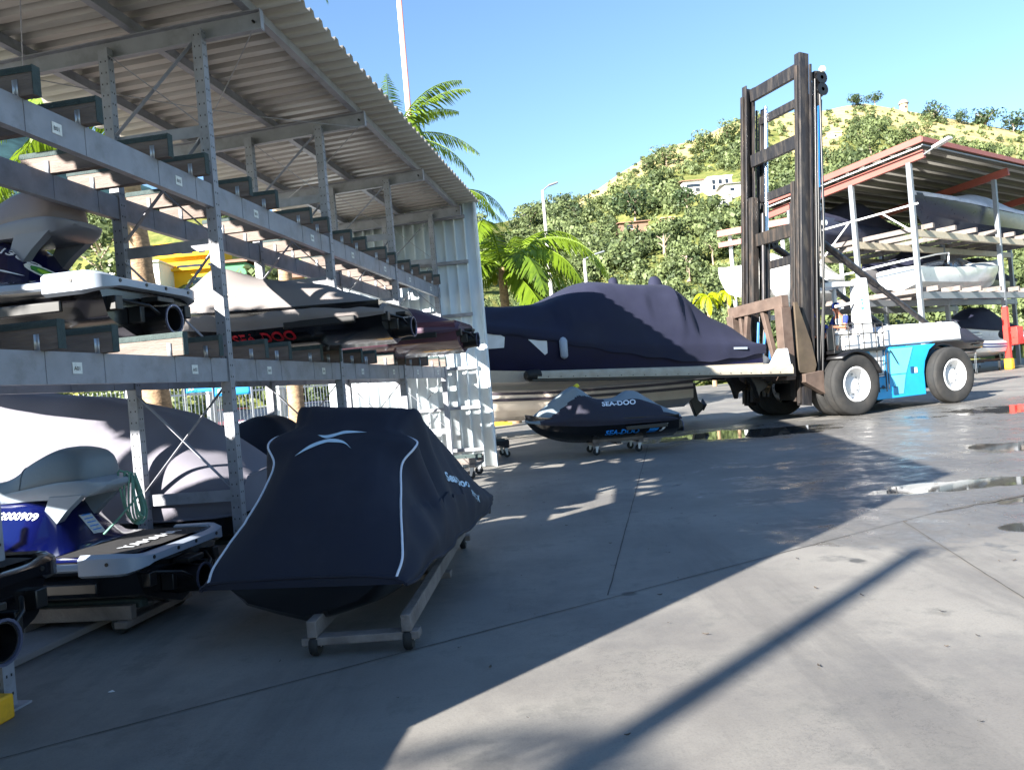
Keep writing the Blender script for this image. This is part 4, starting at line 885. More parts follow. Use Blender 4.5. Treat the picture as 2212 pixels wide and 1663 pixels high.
# carriage: rusty frame with side plates
def bar_part(name, p, q, w_, h_, m_, up=(0, 0, 1), par=fk):
    b = MB(); b.bar(p, q, w_, h_, up); return b.build(name, m_, par, .01)
cr = MB(); cr.bar((1.62, -.98, 2.92), (1.62, 1.12, 3.0), .22, .30)
for y in (-.9, 1.0): cr.bar((1.62, y, 1.1), (1.62, y, 2.85), .26, .30, (1, 0, 0))
cr.bar((1.62, -1.0, 1.2), (1.62, 1.1, 1.2), .3, .34)
for (y0, y1) in ((-.65, -.3), (.65, .3)): cr.bar((1.62, y0, 1.3), (1.62, y1, 2.82), .12, .14, (1, 0, 0))
cr.bar((1.62, -.55, 1.3), (1.62, -.6, 2.82), .10, .10, (1, 0, 0))
cr.build('carriage', rust, fk, .012)
for sg in (1, -1):
    b = MB(); b.prism([(1.42, sg * 1.14, 1.2), (1.40, sg * 1.14, 2.95), (1.30, sg * 1.14, 2.95), (.95, sg * 1.14, 1.9), (.85, sg * 1.14, 1.35), (.95, sg * 1.14, 1.12)], (0, sg * .05, 0)); b.build('carriage_plate', mat('worn_plate', (70, 60, 47), .75, .1, .3, 3, dirt=.7, dirt_col=(62, 52, 44), dscale=2), fk, .008)
    b = MB(); b.prism([(1.35, sg * 1.1, .95), (1.35, sg * 1.1, 1.15), (.75, sg * 1.1, 1.2), (.75, sg * 1.1, .6)], (0, sg * .2, 0)); b.build('carriage_bracket', rust, fk, .01)
    # fork: steel blade, padded top, black nose
    p0, p1 = Vector((1.75, sg * 1.2, 1.16)), Vector((8.75, sg * 1.32, 1.56))
    fb = bar_part('fork', p0, p1, .22, .06, black_plastic)
    g = MB(); A = []
    for f in np.linspace(.0, .985, 36):
        c = p0.lerp(p1, f); h = .26 - .09 * f; sag = .006 * sin(f * 90)
        A.append([(c.x, c.y + yy * (1 + sag), c.z + .032 + zz * h) for (yy, zz) in ((-.15, 0), (-.16, .55), (-.12, .92), (0, 1.0), (.12, .92), (.16, .55), (.15, 0))])
    g.grid(A, closev=True, caps=True); g.build('fork_pad', fork_pad, fb)
    g = MB()
    for f in np.linspace(.06, .95, 22): c = p0.lerp(p1, f); g.box((c.x, c.y + sg * .157, c.z + .07), (.018, .008, .02))
    g.build('pad_tack', black_plastic, fb)
    g = MB(); c = p1; g.grid([[(c.x + dx, c.y + .165 * s_ * cos(a), c.z + .11 + .115 * s_ * sin(a)) for a in np.linspace(0, 2 * pi, 14, endpoint=False)] for (dx, s_) in ((-.2, 1), (.0, 1), (.1, .8), (.13, .3))], closev=True, caps=True); g.build('fork_nose', rubber, fb)
    g = MB(); g.prism([(1.78, sg * 1.2 - .14, 1.40), (2.6, sg * 1.2 - .14, 1.40), (2.25, sg * 1.2 - .14, 1.46), (1.98, sg * 1.2 - .14, 1.82), (1.84, sg * 1.2 - .14, 1.82)], (0, .28, 0)); g.build('load_stop', white_paint, fb, .03)
b = MB()
for k, (y, z) in enumerate(((-.3, 1.5), (-.05, 1.7), (.2, 1.45))): b.tube([(1.3, y, 2.6 - .3 * k), (1.45, y + .08, 2.0), (1.4, y - .1, z), (1.2, y, 1.3)], .035, 7)
b.build('hydraulic_hose', mat('blue_hose', (40, 96, 150), .5), fk)
# body
for sg in (1, -1):
    y0 = sg * 1.12; e = sg * .16
    b = MB(); b.prism([(-.98, y0, .30), (-.98, y0, .88), (-1.34, y0, .88), (-1.34, y0, 1.64), (-3.25, y0, 1.64), (-2.98, y0, 1.48), (-2.80, y0, 1.2), (-2.73, y0, .9), (-2.74, y0, .30)], (0, e, 0)); b.build('side_panel', cyan, fk, .02); b = MB(); b.prism([(-.78, y0, 1.64), (-.95, y0, 1.3), (-1.0, y0, .885), (-1.335, y0, .885), (-1.335, y0, 1.64)], (0, e * .8, 0)); b.build('step_panel', white_paint, fk, .02); b = MB(); b.prism([(-.40, y0 + e * .6, 1.60), (-.66, y0 + e * .6, 1.42), (-.84, y0 + e * .6, 1.1), (-.90, y0 + e * .6, .7), (-1.0, y0 + e * .6, .7), (-.97, y0 + e * .6, 1.2), (-.80, y0 + e * .6, 1.64)], (0, e * .5, 0)); b.build('fender_trim', cyan, fk, .01)
    b = MB(); b.prism([(-1.46, y0 + e, 1.60), (-2.36, y0 + e, 1.60), (-2.05, y0 + e, .93), (-1.46, y0 + e, .93)], (0, sg * .012, 0)); b.prism([(-1.50, y0 + e, .90), (-2.03, y0 + e, .90), (-1.90, y0 + e, .40), (-1.68, y0 + e, .40)], (0, sg * .012, 0)); b.build('panel_facet', cyan_l, fk)
    b = MB(); b.box((-1.62, y0 + e + sg * .016, .50), (.16, .02, .2)); b.box((-2.28, y0 + e + sg * .01, 1.0), (.12, .02, .16)); b.tube([(-1.2, y0 + e + sg * .01, .62), (-1.2, y0 + e + sg * .02, .62)], .05, 12); b.build('step_hole', mat('deep_blue_paint', (12, 62, 96), .5), fk)
    b = MB(); b.box((-2.40, y0 + e + sg * .012, .98), (.12, .006, .14)); b.build('warning_label', sticker, fk)
    b = MB(); b.tube([(-1.38, y0 + e + sg * .04, .55), (-1.40, y0 + e + sg * .05, 1.5), (-1.5, y0 + e + sg * .05, 1.57), (-1.75, y0 + e + sg * .04, 1.2)], .014, 6); b.build('grab_rail', black_plastic, fk)
    A = [[(RW * 1.09 * cos(a), sg * yy, RW + RW * 1.09 * sin(a)) for yy in (.62, 1.66)] for a in np.linspace(R(8), R(172), 22)]
    A = [[(-(p[0]) if False else p[0], p[1], p[2]) for p in r] for r in A if r[0][0] < .55 and r[0][2] > RW * 1.25]
    b = MB(); b.grid(A); o_ = b.build('fender', black_plastic, fk); o_.modifiers.new('s', 'SOLIDIFY').thickness = .05
    A = [[(-3.58 + RW * 1.07 * cos(a), sg * yy, RW + RW * 1.07 * sin(a)) for yy in (.9, 1.2)] for a in np.linspace(R(15), R(150), 20)]
    b = MB(); b.grid(A); o_ = b.build('fender', black_plastic, fk); o_.modifiers.new('s', 'SOLIDIFY').thickness = .03
b = MB(); b.bx(-4.3, -.3, -.95, .95, .45, 1.5); b.build('chassis', mat('dark_blue_chassis', (16, 72, 106), .5), fk, .03)
b = MB(); b.prism([(-4.0, 1.02, 1.42), (-4.45, 1.02, 1.35), (-4.5, 1.02, .7), (-4.3, 1.02, .55), (-4.15, 1.02, .6)], (0, -2.04, 0)); b.build('counterweight', cyan, fk, .04)
b = MB(); b.prism([(-1.42, 1.2, 1.68), (-1.50, 1.2, 2.1), (-1.9, 1.2, 2.22), (-4.1, 1.2, 2.20), (-4.32, 1.2, 2.1), (-4.36, 1.2, 1.68)], (0, -2.40, 0)); b.build('engine_hood', white_paint, fk, .05)
b = MB(); b.bx(-1.3, .45, .0, 1.40, 1.58, 1.66); b.build('operator_platform', black_plastic, fk, .01)
b = MB(); b.prism([(-.72, 1.15, 1.66), (-.78, 1.15, 3.25), (-.86, 1.15, 3.5), (-1.12, 1.15, 3.5), (-1.2, 1.15, 1.66)], (0, -.30, 0)); gp_ = b.build('guard_post', white_paint, fk, .03)
b = MB(); b.bar((-.9, 1.0, 3.38), (.25, 1.0, 3.36), .10, .12); b.bar((-.9, 1.0, 2.9), (-.1, 1.0, 2.8), .05, .07); b.bar((-.9, .15, 3.38), (.25, .15, 3.36), .10, .12); b.bar((.2, 1.0, 3.36), (.2, .15, 3.36), .08, .08); b.bar((-.9, 1.0, 3.38), (-.9, .15, 3.38), .08, .08); b.bar((-.95, .15, 1.66), (-.95, .15, 3.4), .09, .09, (1, 0, 0)); b.build('overhead_guard', white_paint, fk, .01)
lettering('FX-B', .14, (-.92, 1.157, 2.95), (0, 0, -1), (1, 0, 0), print_blue, fk, None, 0, .02)
b = MB(); b.bx(-.72, -.22, .62, 1.12, 1.66, 2.02); b.bx(-.75, -.62, .62, 1.12, 2.0, 2.2); b.build('operator_seat', white_paint, fk, .03)
b = MB(); b.bx(-1.30, -.74, .3, 1.16, 1.66, 2.06); b.build('seat_pedestal', white_paint, fk, .03)
b = MB(); b.bx(.12, .4, .55, 1.15, 1.66, 2.25); b.build('control_console', black_plastic, fk, .03)
b = MB(); b.tube([(-.05, .85, 2.1), (.12, .85, 2.2)], .02, 6); b.lathe([(.19, -.012), (.205, 0), (.19, .012)], (-.05, .85, 2.16), 'z', 18); b.build('steering_wheel', black_plastic, fk)
b = MB()
for z in (2.05, 2.3): b.tube([(.4, 1.36, z), (-.45, 1.36, z), (-1.3, 1.36, z - .02)], .014, 6)
for x in (.4, -.1, -.6, -1.28): b.tube([(x, 1.36, 1.62), (x, 1.36, 2.3)], .014, 6)
for z in (.6, .95, 1.3): b.tube([(-1.02, 1.33, z), (-1.28, 1.33, z)], .014, 6)
b.tube([(-1.02, 1.33, .5), (-1.02, 1.36, 2.3)], .014, 6); b.tube([(-1.28, 1.33, .5), (-1.28, 1.36, 2.3)], .014, 6); b.build('guard_rail', black_plastic, fk)

# ------------------------------------------------------------------ people on the forklift
def skinned(name, joints, edges, m_, parent, root=0, sub=2):
    me = bpy.data.meshes.new(name); bm = bmesh.new(); sk = bm.verts.layers.skin.verify(); vs = [bm.verts.new(j[:3]) for j in joints]
    for v, j in zip(vs, joints): v[sk].radius = (j[3], j[4] if len(j) > 4 else j[3])
    vs[root][sk].use_root = True
    for a, c in edges: bm.edges.new((vs[a], vs[c]))
    bm.to_mesh(me); bm.free(); me.materials.append(m_); o = bpy.data.objects.new(name, me); C.objects.link(o); o.parent = parent
    o.modifiers.new('skin', 'SKIN').use_smooth_shade = True; o.modifiers.new('sub', 'SUBSURF').levels = sub; o.modifiers['sub'].render_levels = sub
    return o
def person(label, loc, rz, shirt, sleeve, pants, cap_m, lean=.18, reach=.42, muffs=True):
    """seated figure facing +x; origin at the seat under the hips"""
    t = thing('person', label, 'person', loc, rz, 'workers on the forklift')
    L_ = lean; hip = (0, 0, .10); ch = (L_ * .75, 0, .42); nk = (L_, 0, .58); hd = (L_ + .06, 0, .74)
    J = [hip + (.15, .12), (L_ * .3, 0, .24, .13, .11), ch + (.16, .12), nk + (.06,), (L_ + .03, 0, .64, .055), hd + (.098, .085), (hd[0] + .01, 0, hd[2] + .09, .085)]
    E = [(0, 1), (1, 2), (2, 3), (3, 4), (4, 5), (5, 6)]
    for sg in (1, -1):
        k = len(J); sx, sy = ch[0], sg * .19; el = (sx + .12, sg * .25, .22); wr = (sx + reach, sg * .15, .26)
        J += [(sx, sy, .50, .065), el + (.045,), wr + (.03,), (wr[0] + .07, sg * .14, .255, .03, .016)]; E += [(2, k), (k, k + 1), (k + 1, k + 2), (k + 2, k + 3)]
        p = k + 3
        for f in range(4):
            y = sg * .14 + (f - 1.5) * .019; q = len(J); l_ = (.06, .07, .066, .052)[f]
            J += [(wr[0] + .095, y, .255, .009), (wr[0] + .095 + l_ * .6, y, .25, .0085), (wr[0] + .095 + l_ * .85, y, .22, .008)]; E += [(p, q), (q, q + 1), (q + 1, q + 2)]
        q = len(J); J += [(wr[0] + .05, sg * .10, .245, .01), (wr[0] + .09, sg * .085, .232, .009)]; E += [(k + 2, q), (q, q + 1)]
        k = len(J); J += [(.08, sg * .11, .09, .09), (.43, sg * .13, .08, .068), (.46, sg * .13, -.32, .042), (.58, sg * .13, -.36, .035, .025)]; E += [(0, k), (k, k + 1), (k + 1, k + 2), (k + 2, k + 3)]
    skinned('body', J, E, skin, t)
    sh = [(0, 0, .08, .16, .135), (L_ * .3, 0, .24, .15, .13), ch + (.178, .14), (L_ * .98, 0, .555, .07)]; e = [(0, 1), (1, 2), (2, 3)]
    skinned('shirt', sh, e, shirt, t)
    for sg in (1, -1):
        skinned('sleeve', [(ch[0] - .02, sg * .14, .50, .085), (ch[0], sg * .20, .49, .08), (ch[0] + .09, sg * .242, .30, .06)], [(0, 1), (1, 2)], sleeve, t)
        skinned('trouser_leg', [(0, sg * .08, .08, .115), (.10, sg * .11, .09, .105), (.43, sg * .13, .085, .082), (.46, sg * .13, -.25, .058)], [(0, 1), (1, 2), (2, 3)], pants, t)
        b = MB(); b.box((.52, sg * .13, -.375), (.25, .095, .07)); b.build('shoe', black_plastic, t, .02)
    b = MB(); b.lathe([(.118, -.02), (.12, .03), (.105, .085), (.06, .12), (0, .13)], (hd[0] - .005, 0, hd[2] + .035), 'z', 20); b.grid([[(hd[0] + .09 + .07 * f * cos(a), .11 * sin(a) * (1 - .2 * f), hd[2] + .03 - .02 * f) for a in np.linspace(-1.2, 1.2, 9)] for f in (0, 1)]); b.build('helmet', cap_m, t)
    if muffs:
        b = MB()
        for sg in (1, -1): b.lathe([(0, -.025), (.042, -.02), (.045, .02), (0, .03)], (hd[0] - .01, sg * .112, hd[2] - .005), 'y', 12)
        b.build('ear_muff', white_plastic, t)
    b = MB()
    for sg in (1, -1): b.lathe([(0, -.012), (.012, 0), (0, .012)], (hd[0] + .088, sg * .035, hd[2] + .012), 'x', 8)
    b.build('eye', black_plastic, t)
    b = MB(); b.box((hd[0] + .102, 0, hd[2] - .015), (.03, .022, .04)); b.build('nose', skin, t, .008); b = MB(); b.box((hd[0] + .086, 0, hd[2] - .055), (.012, .045, .01)); b.build('mouth', mat('lip_colour', (120, 62, 54), .6), t, .003)
    return t
person('person in blue helmet and ear muffs, white shirt with blue sleeves, seated at the controls', FM @ Vector((-.52, .84, 2.02)), FRZ, cloth_white, cloth_blue, cloth_white, helmet_m)
person('person in dark overalls and blue cap crouched in front of the forklift driver', FM @ Vector((.12, .80, 1.80)), FRZ + R(10), cloth_dark, cloth_blue, cloth_dark, mat('blue_cap', (30, 56, 150), .7), .30, .38, False)

# ------------------------------------------------------------------ boat on the forks
BRZ = FRZ; BL = FM @ Vector((2.45, 0, 0))
bt = thing('covered_boat', 'large motor boat under a dark navy cover lying on the forklift forks', 'boat', (BL.x, BL.y, 0), BRZ)
# x, half beam, sheer z, stripe z, chine half, chine z, keel z
HB = [(0, 1.16, 1.98, 1.52, 1.06, 1.44, 1.24), (1.5, 1.24, 2.02, 1.56, 1.12, 1.48, 1.24), (3.5, 1.28, 2.18, 1.62, 1.12, 1.50, 1.26), (5.2, 1.25, 2.40, 1.70, 1.04, 1.52, 1.28), (6.6, 1.12, 2.66, 1.80, .86, 1.56, 1.36), (7.8, .84, 2.90, 1.95, .56, 1.70, 1.52), (8.7, .45, 3.08, 2.2, .24, 2.0, 1.86), (9.2, .06, 3.2, 2.6, .03, 2.5, 2.45)]
HBc = crs(np.array(HB), 40)
b = MB()
for sg in (1, -1): b.grid([[(x, sg * w_, zs), (x, sg * w_ * .995, zs - (zs - zp) * .35), (x, sg * (w_ * .96), zs - (zs - zp) * .75), (x, sg * (w_ * .6 + wc * .4), zp)] for (x, w_, zs, zp, wc, zc, zk) in HBc])
h0 = HBc[0]; b.add([(0, -h0[1], h0[2]), (0, h0[1], h0[2]), (0, h0[4], h0[5]), (0, 0, h0[6]), (0, -h0[4], h0[5])], [(0, 1, 2, 3, 4)])
b.build('hull_side', gel_boat, bt); TK = bvh(b)
b = MB(); b.grid([mirror([(x, (w_ * .6 + wc * .4), zp), (x, wc, zc), (x, wc * .93, zc - .005), (x, wc * .5, (zc + zk) / 2 - .02), (x, wc * .48, (zc + zk) / 2 - .045), (x, 0, zk)]) for (x, w_, zs, zp, wc, zc, zk) in HBc]); b.build('hull_bottom', gel_cream, bt)
TOP = [(-.05, 1.74), (.12, 2.14), (.55, 2.56), (1.1, 2.76), (1.75, 3.36), (2.1, 3.62), (3.2, 3.68), (4.4, 3.76), (5.0, 3.52), (5.5, 3.30), (6.3, 3.28), (7.6, 3.36), (8.5, 3.36), (9.25, 3.32)]
tx = np.array(TOP); xs = np.linspace(-.05, 9.25, 110); tz = np.interp(xs, tx[:, 0], tx[:, 1]); kk = np.ones(5) / 5; tz[2:-2] = np.convolve(tz, kk, 'valid')
A = []
for x, z in zip(xs, tz):
    hx = np.array([np.interp(x, HBc[:, 0], HBc[:, k]) for k in range(7)]); w_ = hx[1] + .04; zs = hx[2]; hem = zs - .12 - .28 * max(0, 1 - abs(x - 2) / 3.5) + .02 * sin(x * 7)
    wr = w_ * (.62 if 2.2 < x < 5.4 else .5); hz = z - zs; bulge = .42 if z > 3.45 else .3
    row = [(x, w_ * .985, hem), (x, w_ * 1.0, zs - .05), (x, w_ * .97, zs + hz * .10), (x, wr + (w_ - wr) * (.62 + .1), zs + hz * bulge), (x, wr + (w_ - wr) * .25, zs + hz * .82), (x, wr * .72, z - .03 - hz * .02), (x, 0, z)]
    A.append(mirror(row))
G = np.swapaxes(crs(np.swapaxes(np.array(A), 0, 1), 61), 0, 1); G = wrinkle(G, .026, (.9, .5, .45), 31)
for i in range(G.shape[0]):                         # tension folds fanning from the cabin top corners
    for j in range(G.shape[1]):
        x, y, z = G[i, j]; f = min(1, max(0, (z - 2.3) / .8)) * (abs(y) > .5)
        G[i, j, 1] += np.sign(y) * .022 * f * (sin((x - 4.1) * 5 / (.35 + (3.9 - z))) if 3.1 < x < 5.5 else sin((x - 1.9) * 5 / (.35 + (3.8 - z)) * .9))
b = MB(); b.grid(G, caps=True); cK = b.build('cover', cover_boat, bt)
b = MB()
for (x, h) in ((3.05, .16), (3.0, .0)): pass
b.grid([[(3.5 + .12 * cos(a) * s, .25 + .12 * sin(a) * s, z) for a in np.linspace(0, 2 * pi, 10, endpoint=False)] for (z, s) in ((3.6, 1.1), (3.80, .8), (3.84, .3))], closev=True, caps=True); b.build('cover_peak', cover_boat, cK); b = MB()
b.grid([[(2.35 + .1 * (z - 3.5) + .17 * cos(a) * s, .3 + .14 * sin(a) * s, z) for a in np.linspace(0, 2 * pi, 10, endpoint=False)] for (z, s) in ((3.5, 1.3), (3.74, .9), (3.82, .5))], closev=True, caps=True); b.build('cover_peak', cover_boat, cK)
def side_decal(pts, m_, name): return decal(pts, (0, 1.2, 0), (-1, 0, 0), (0, 0, 1), m_, bt, TK, name, .012, 2)
side_decal([(-6.75, 2.30), (-6.72, 2.52), (-6.88, 2.62), (-7.9, 2.72), (-7.9, 2.30)], mat('window_white', (196, 198, 202), .3), 'hull_window')
side_decal([(-6.22, 2.44), (-5.80, 2.38), (-5.80, 2.12), (-5.86, 2.08)], mat('window_white', (196, 198, 202), .3), 'hull_window')
b = MB(); b.lathe([(0, -.02), (.05, 0), (.085, .04), (.09, .38), (.05, .44), (0, .46)], FM @ Vector((1.95 + 5.95, 1.29, 1.98)), 'z', 14); f_ = b.build('boat_fender', white_plastic); tag(f_, 'white fender hanging on the navy hull of the boat carried by the forklift', 'fender')
b = MB(); b.bar((.55, 1.24, 1.90), (.95, 1.25, 1.92), .03, .05); b.build('deck_light', white_plastic, bt)
b = MB(); b.prism([(-.05, .5, 1.5), (-.35, .5, 1.42), (-.30, .5, 1.62), (-.05, .5, 1.75)], (0, .5, 0)); b.build('swim_step', grey_paint, bt, .01); b = MB(); b.box((.02, .95, 1.62), (.12, .1, .14)); b.build('trim_tab', yellow_paint, bt)
for y in (-.42, .42):
    b = MB(); b.prism([(0, y - .09, 1.55), (-.28, y - .09, 1.5), (-.40, y - .09, 1.12), (-.62, y - .09, .98), (-.60, y - .09, .90), (-.35, y - .09, .78), (-.30, y - .09, .62), (-.2, y - .09, .95), (-.05, y - .09, 1.2)], (0, .18, 0)); dr = b.build('outdrive', black_plastic, bt, .02)
    p = MB(); c = Vector((-.66, y, .93)); p.lathe([(.0, -.16), (.05, -.1), (.07, .1), (.05, .14)], c, 'x', 10)
    for k in range(3):
        a = k * 2.094 + y; u = Vector((0, cos(a), sin(a))); v_ = Vector((0, -sin(a), cos(a))); p.prism([c + u * .05 - v_ * .03 + Vector((.05, 0, 0)), c + u * .19 - v_ * .08, c + u * .21 + v_ * .03, c + u * .06 + v_ * .05 - Vector((.05, 0, 0))], (.015, 0, 0))
    p.build('propeller', mat('bronze', (96, 84, 66), .35, .8), dr)

def simple_boat(name, label, P, rz, L_, beam, dep, hull_m, stripe_m=None, deck=True, cover_m=None, cov_h=.8, group=None, cat='boat', win=False, motor=False, bottom_m=None):
    t = thing(name, label, cat, P, rz, group)
    st = [(0, .46, .80, .42, .26, 0), (.2, .49, .80, .44, .26, 0), (.45, .50, .84, .43, .28, 0), (.65, .45, .92, .34, .34, .03), (.82, .32, 1.02, .2, .46, .14), (.93, .17, 1.12, .08, .66, .34), (1.0, .02, 1.2, .01, 1.0, .9)]
    H_ = crs(np.array([(x * L_, w_ * beam, zs * dep, wc * beam, zc * dep, zk * dep) for (x, w_, zs, wc, zc, zk) in st]), 30)
    b = MB(); b.grid([mirror([(x, w_, zs), (x, w_ * .99, zs * .7 + zc * .3), (x, w_ * .5 + wc * .5, zs * .3 + zc * .7), (x, wc, zc), (x, wc * .96, zc - .01), (x, wc * .5, (zc + zk) / 2), (x, 0, zk)]) for (x, w_, zs, wc, zc, zk) in H_], caps=True); b.build('hull', hull_m, t)
    if stripe_m:
        for f in (.78, .5):
            b = MB()
            for sg in (1, -1): b.grid([[(x, sg * (w_ * .99 + .012), zs * f + zc * (1 - f) + .04), (x, sg * (w_ * .985 + .012), zs * f + zc * (1 - f) - .04)] for (x, w_, zs, wc, zc, zk) in H_[:27]])
            b.build('stripe', stripe_m, t)
    if deck:
        A = [mirror([(x, w_ * .98, zs + .01), (x, w_ * .8, zs + .08 + .1 * dep * (x > L_ * .55)), (x, w_ * .4, zs + (.14 if x > L_ * .55 else .1) + .12 * dep * (x > L_ * .5)), (x, 0, zs + .12 + .16 * dep * (x > L_ * .5))]) for (x, w_, zs, *_) in H_]
        b = MB(); b.grid(A, caps=True); b.build('deck', gel_white if hull_m is not gel_white else gel_white, t)
    if win:
        b = MB(); A = []
        for x, z, w_ in ((L_ * .30, .05, .36), (L_ * .36, .30, .34), (L_ * .48, .36, .30), (L_ * .60, .22, .27), (L_ * .68, .03, .24)): A.append([(x, -w_ * beam, dep * .85), (x, -w_ * beam * .8, dep * (.92 + z)), (x, 0, dep * (.95 + z)), (x, w_ * beam * .8, dep * (.92 + z)), (x, w_ * beam, dep * .85)])
        b.grid(crs(np.array(A), 16)); b.build('windscreen', glass_dark, t)
        b = MB(); b.tube([(L_ * .30, -.36 * beam, dep), (L_ * .34, -.3 * beam, dep * 1.45), (L_ * .36, 0, dep * 1.5), (L_ * .34, .3 * beam, dep * 1.45), (L_ * .30, .36 * beam, dep)], .05, 8); b.build('arch', gel_white, t)
    if cover_m:
        A = []
        for (x, w_, zs, *_) in H_:
            f = x / L_; hh = cov_h * (np.interp(f, [0, .15, .35, .5, .7, 1], [.25, .55, 1, .95, .45, .12])); A.append(mirror([(x, w_ * 1.03, zs - .15), (x, w_ * 1.0, zs + .05), (x, w_ * .8, zs + hh * .45), (x, w_ * .45, zs + hh * .9), (x, 0, zs + hh)]))
        G = wrinkle(np.swapaxes(crs(np.swapaxes(np.array(A), 0, 1), 31), 0, 1), .05, (.9, .8, .8), random.random() * 50); b = MB(); b.grid(G, caps=True); b.build('cover', cover_m, t)
    if motor:
        b = MB(); b.prism([(0, -.12, dep * .7), (-.35, -.12, dep * .62), (-.4, -.12, dep * .15), (-.55, -.12, dep * .02), (-.5, -.12, -.15), (-.3, -.12, -.32), (-.22, -.12, -.05), (-.1, -.12, dep * .3)], (0, .24, 0)); b.build('outdrive', black_plastic, t, .02)
        b = MB(); b.lathe([(.02, -.1), (.2, -.03), (.2, .0), (.02, .1)], (-.58, 0, .0), 'x', 3, False); b.build('propeller', mast_grey, t)
    return t
lb = simple_boat('motor_boat', 'white striped motor boat resting on stands behind the boat the forklift carries', at(1478, 880, 22.4) * 1.0, pi + R(4), 8.2, 2.3, 1.05, gel_cream, mat('stripe_dark', (60, 54, 62), .4), motor=True)
lb.location.z = .45
for (x, px_) in ((1.0, 0), (5.6, 0)):
    p = Vector((lb.location.x - x, lb.location.y - .1, 0)); b = MB()
    for sg in (1, -1): b.bar(p + Vector((0, sg * .8, .02)), p + Vector((0, sg * .5, .62)), .10, .10)
    b.bar(p + Vector((0, -.8, .06)), p + Vector((0, .8, .06)), .14, .10); b.bar(p + Vector((0, -.55, .34)), p + Vector((0, .55, .34)), .08, .1); o_ = b.build('boat_stand', white_paint); tag(o_, 'pale steel stand under the %s of the white striped motor boat' % ('stern' if x < 2 else 'bow'), 'boat stand')
b = MB()
for k, (x, y) in enumerate(((1086, 925), (1100, 905))): pass
p = gp(1093, 918); 
for sg in (0, 1): b.bar(p + Vector((-.5, sg * .9, .05)), p + Vector((.25, sg * .9, .05)), .10, .12)
b.bar(p + Vector((-.1, 0, .12)), p + Vector((-.1, .9, .12)), .1, .06); b.build('pallet_base', yellow_paint); tag(bpy.data.objects['pallet_base'], 'yellow timber chock on the ground beside the blue end wall', 'chock')
p = gp(1095, 990)
trolley('small dark trolley standing at the foot of the blue end wall', p + Vector((-.35, .45, 0)), R(12), .75, .5, .30, wm=mat('dark_timber', (36, 34, 36), .8))
trolley('wooden trolley inside the far bay of the rack shed', SW(.15, 6.6, 0), RZ, 1.3, .66, .3)
# ------------------------------------------------------------------ right-hand boat shed
RC = Vector((20.35, 36.6, 0)); RR = R(35.6)
rs = thing('boat_rack_shed', 'tall open boat shed with red edged roof standing on the right of the yard', 'boat rack', RC, RR)
RM = Matrix.Translation(RC) @ Matrix.Rotation(RR, 4, 'Z')
ZT = lambda y: 11.5 - .105 * y
XL, YL = 30, 9.0
dark_sheet = mat('shed_roof_sheet', (126, 124, 118), .6, 0, .08, .6)
b = MB(); A = []; 
b.grid([[(x, y, ZT(y)) for y in (0, YL / 2, YL)] for x in (0, XL)], smooth=False); o_ = b.build('roof', dark_sheet, rs); o_.modifiers.new('s', 'SOLIDIFY').thickness = .04
for k in range(11):
    y = .25 + k * .85; b = MB(); b.bx(.1, XL, y - .10, y + .10, ZT(y) - .30, ZT(y) - .03); b.build('purlin', mat('purlin_steel', (78, 76, 70), .7, 0, .1, 1), rs)
def rbar(name, p, q, w_, h_, m_): b = MB(); b.bar(p, q, w_, h_); return b.build(name, m_, rs, .01)
rbar('fascia', (-.08, -.1, ZT(-.1) - .05), (-.08, YL + .1, ZT(YL) - .05), .12, .30, red_steel); rbar('fascia', (-.1, -.08, ZT(0) - .05), (XL, -.08, ZT(0) - .05), .12, .24, red_steel)
rbar('gutter_trim', (-.02, 0, ZT(0) - .36), (-.02, YL, ZT(YL) - .30), .08, .06, white_paint); rbar('gutter_trim', (0, -.03, ZT(0) - .30), (XL, -.03, ZT(0) - .25), .08, .06, grey_paint)
for i, x in enumerate((.45, 9.75, 18.9, 28)):
    b = MB(); b.bar((x, .1, ZT(.1) - .62), (x, YL, ZT(YL) - .62), .22, .40); b.build('rafter', red_steel if i == 0 else red_dark, rs, .01)
    for y in (.87, 3.9, 7.6):
        if x > 20: continue
        b = MB(); b.bx(x - .11, x + .11, y - .11, y + .11, 0, ZT(y) - .75); b.build('post', grey_paint, rs, .01)
for y in (.87, 3.9, 7.6):
    for z in (4.15, 7.2): b = MB(); b.bx(.3, 19.2, y - .1, y + .1, z - .17, z + .17); b.build('beam', grey_paint if z < 5 else mat('shelf_beam', (170, 160, 140), .6), rs, .01)
for z in (4.15, 7.2):
    for x in np.arange(1.2, 18, 2.3): b = MB(); b.bx(x - .1, x + .1, .3, 8.0, z + .18, z + .42); b.build('bunk', trolley_wood, rs, .01)
rbar('handrail', (.5, .6, 8.6), (.45, 6.5, 8.35), .09, .09, white_paint); rbar('handrail', (.45, 6.5, 8.35), (.45, 6.5, 6.2), .08, .08, white_paint); rbar('handrail', (.45, 2.4, 8.5), (.45, .95, 7.3), .07, .07, white_paint); rbar('handrail', (.45, 4.2, 8.4), (.45, 6.4, 6.3), .07, .07, white_paint)
rbar('handrail', (.45, .9, 6.0), (.45, 6.5, 5.7), .09, .09, white_paint)
b = MB(); b.bar((.45, .5, 10.7), (.3, -.5, 11.0), .06, .06); b.build('lamp_arm', grey_paint, rs); b = MB(); b.bar((.32, -.4, 10.98), (.22, -1.25, 11.2), .34, .14); b.build('lamp_head', white_paint, rs, .04)
b = MB(); b.bx(9.75 - .13, 9.75 + .13, .87 - .13, .87 + .13, .6, 3.5); b.build('post_paint_band', red_paint, rs); b = MB(); b.bx(9.75 - .2, 9.75 + .2, .67, 1.07, 0, .6); b.build('post_guard', yellow_paint, rs, .05)
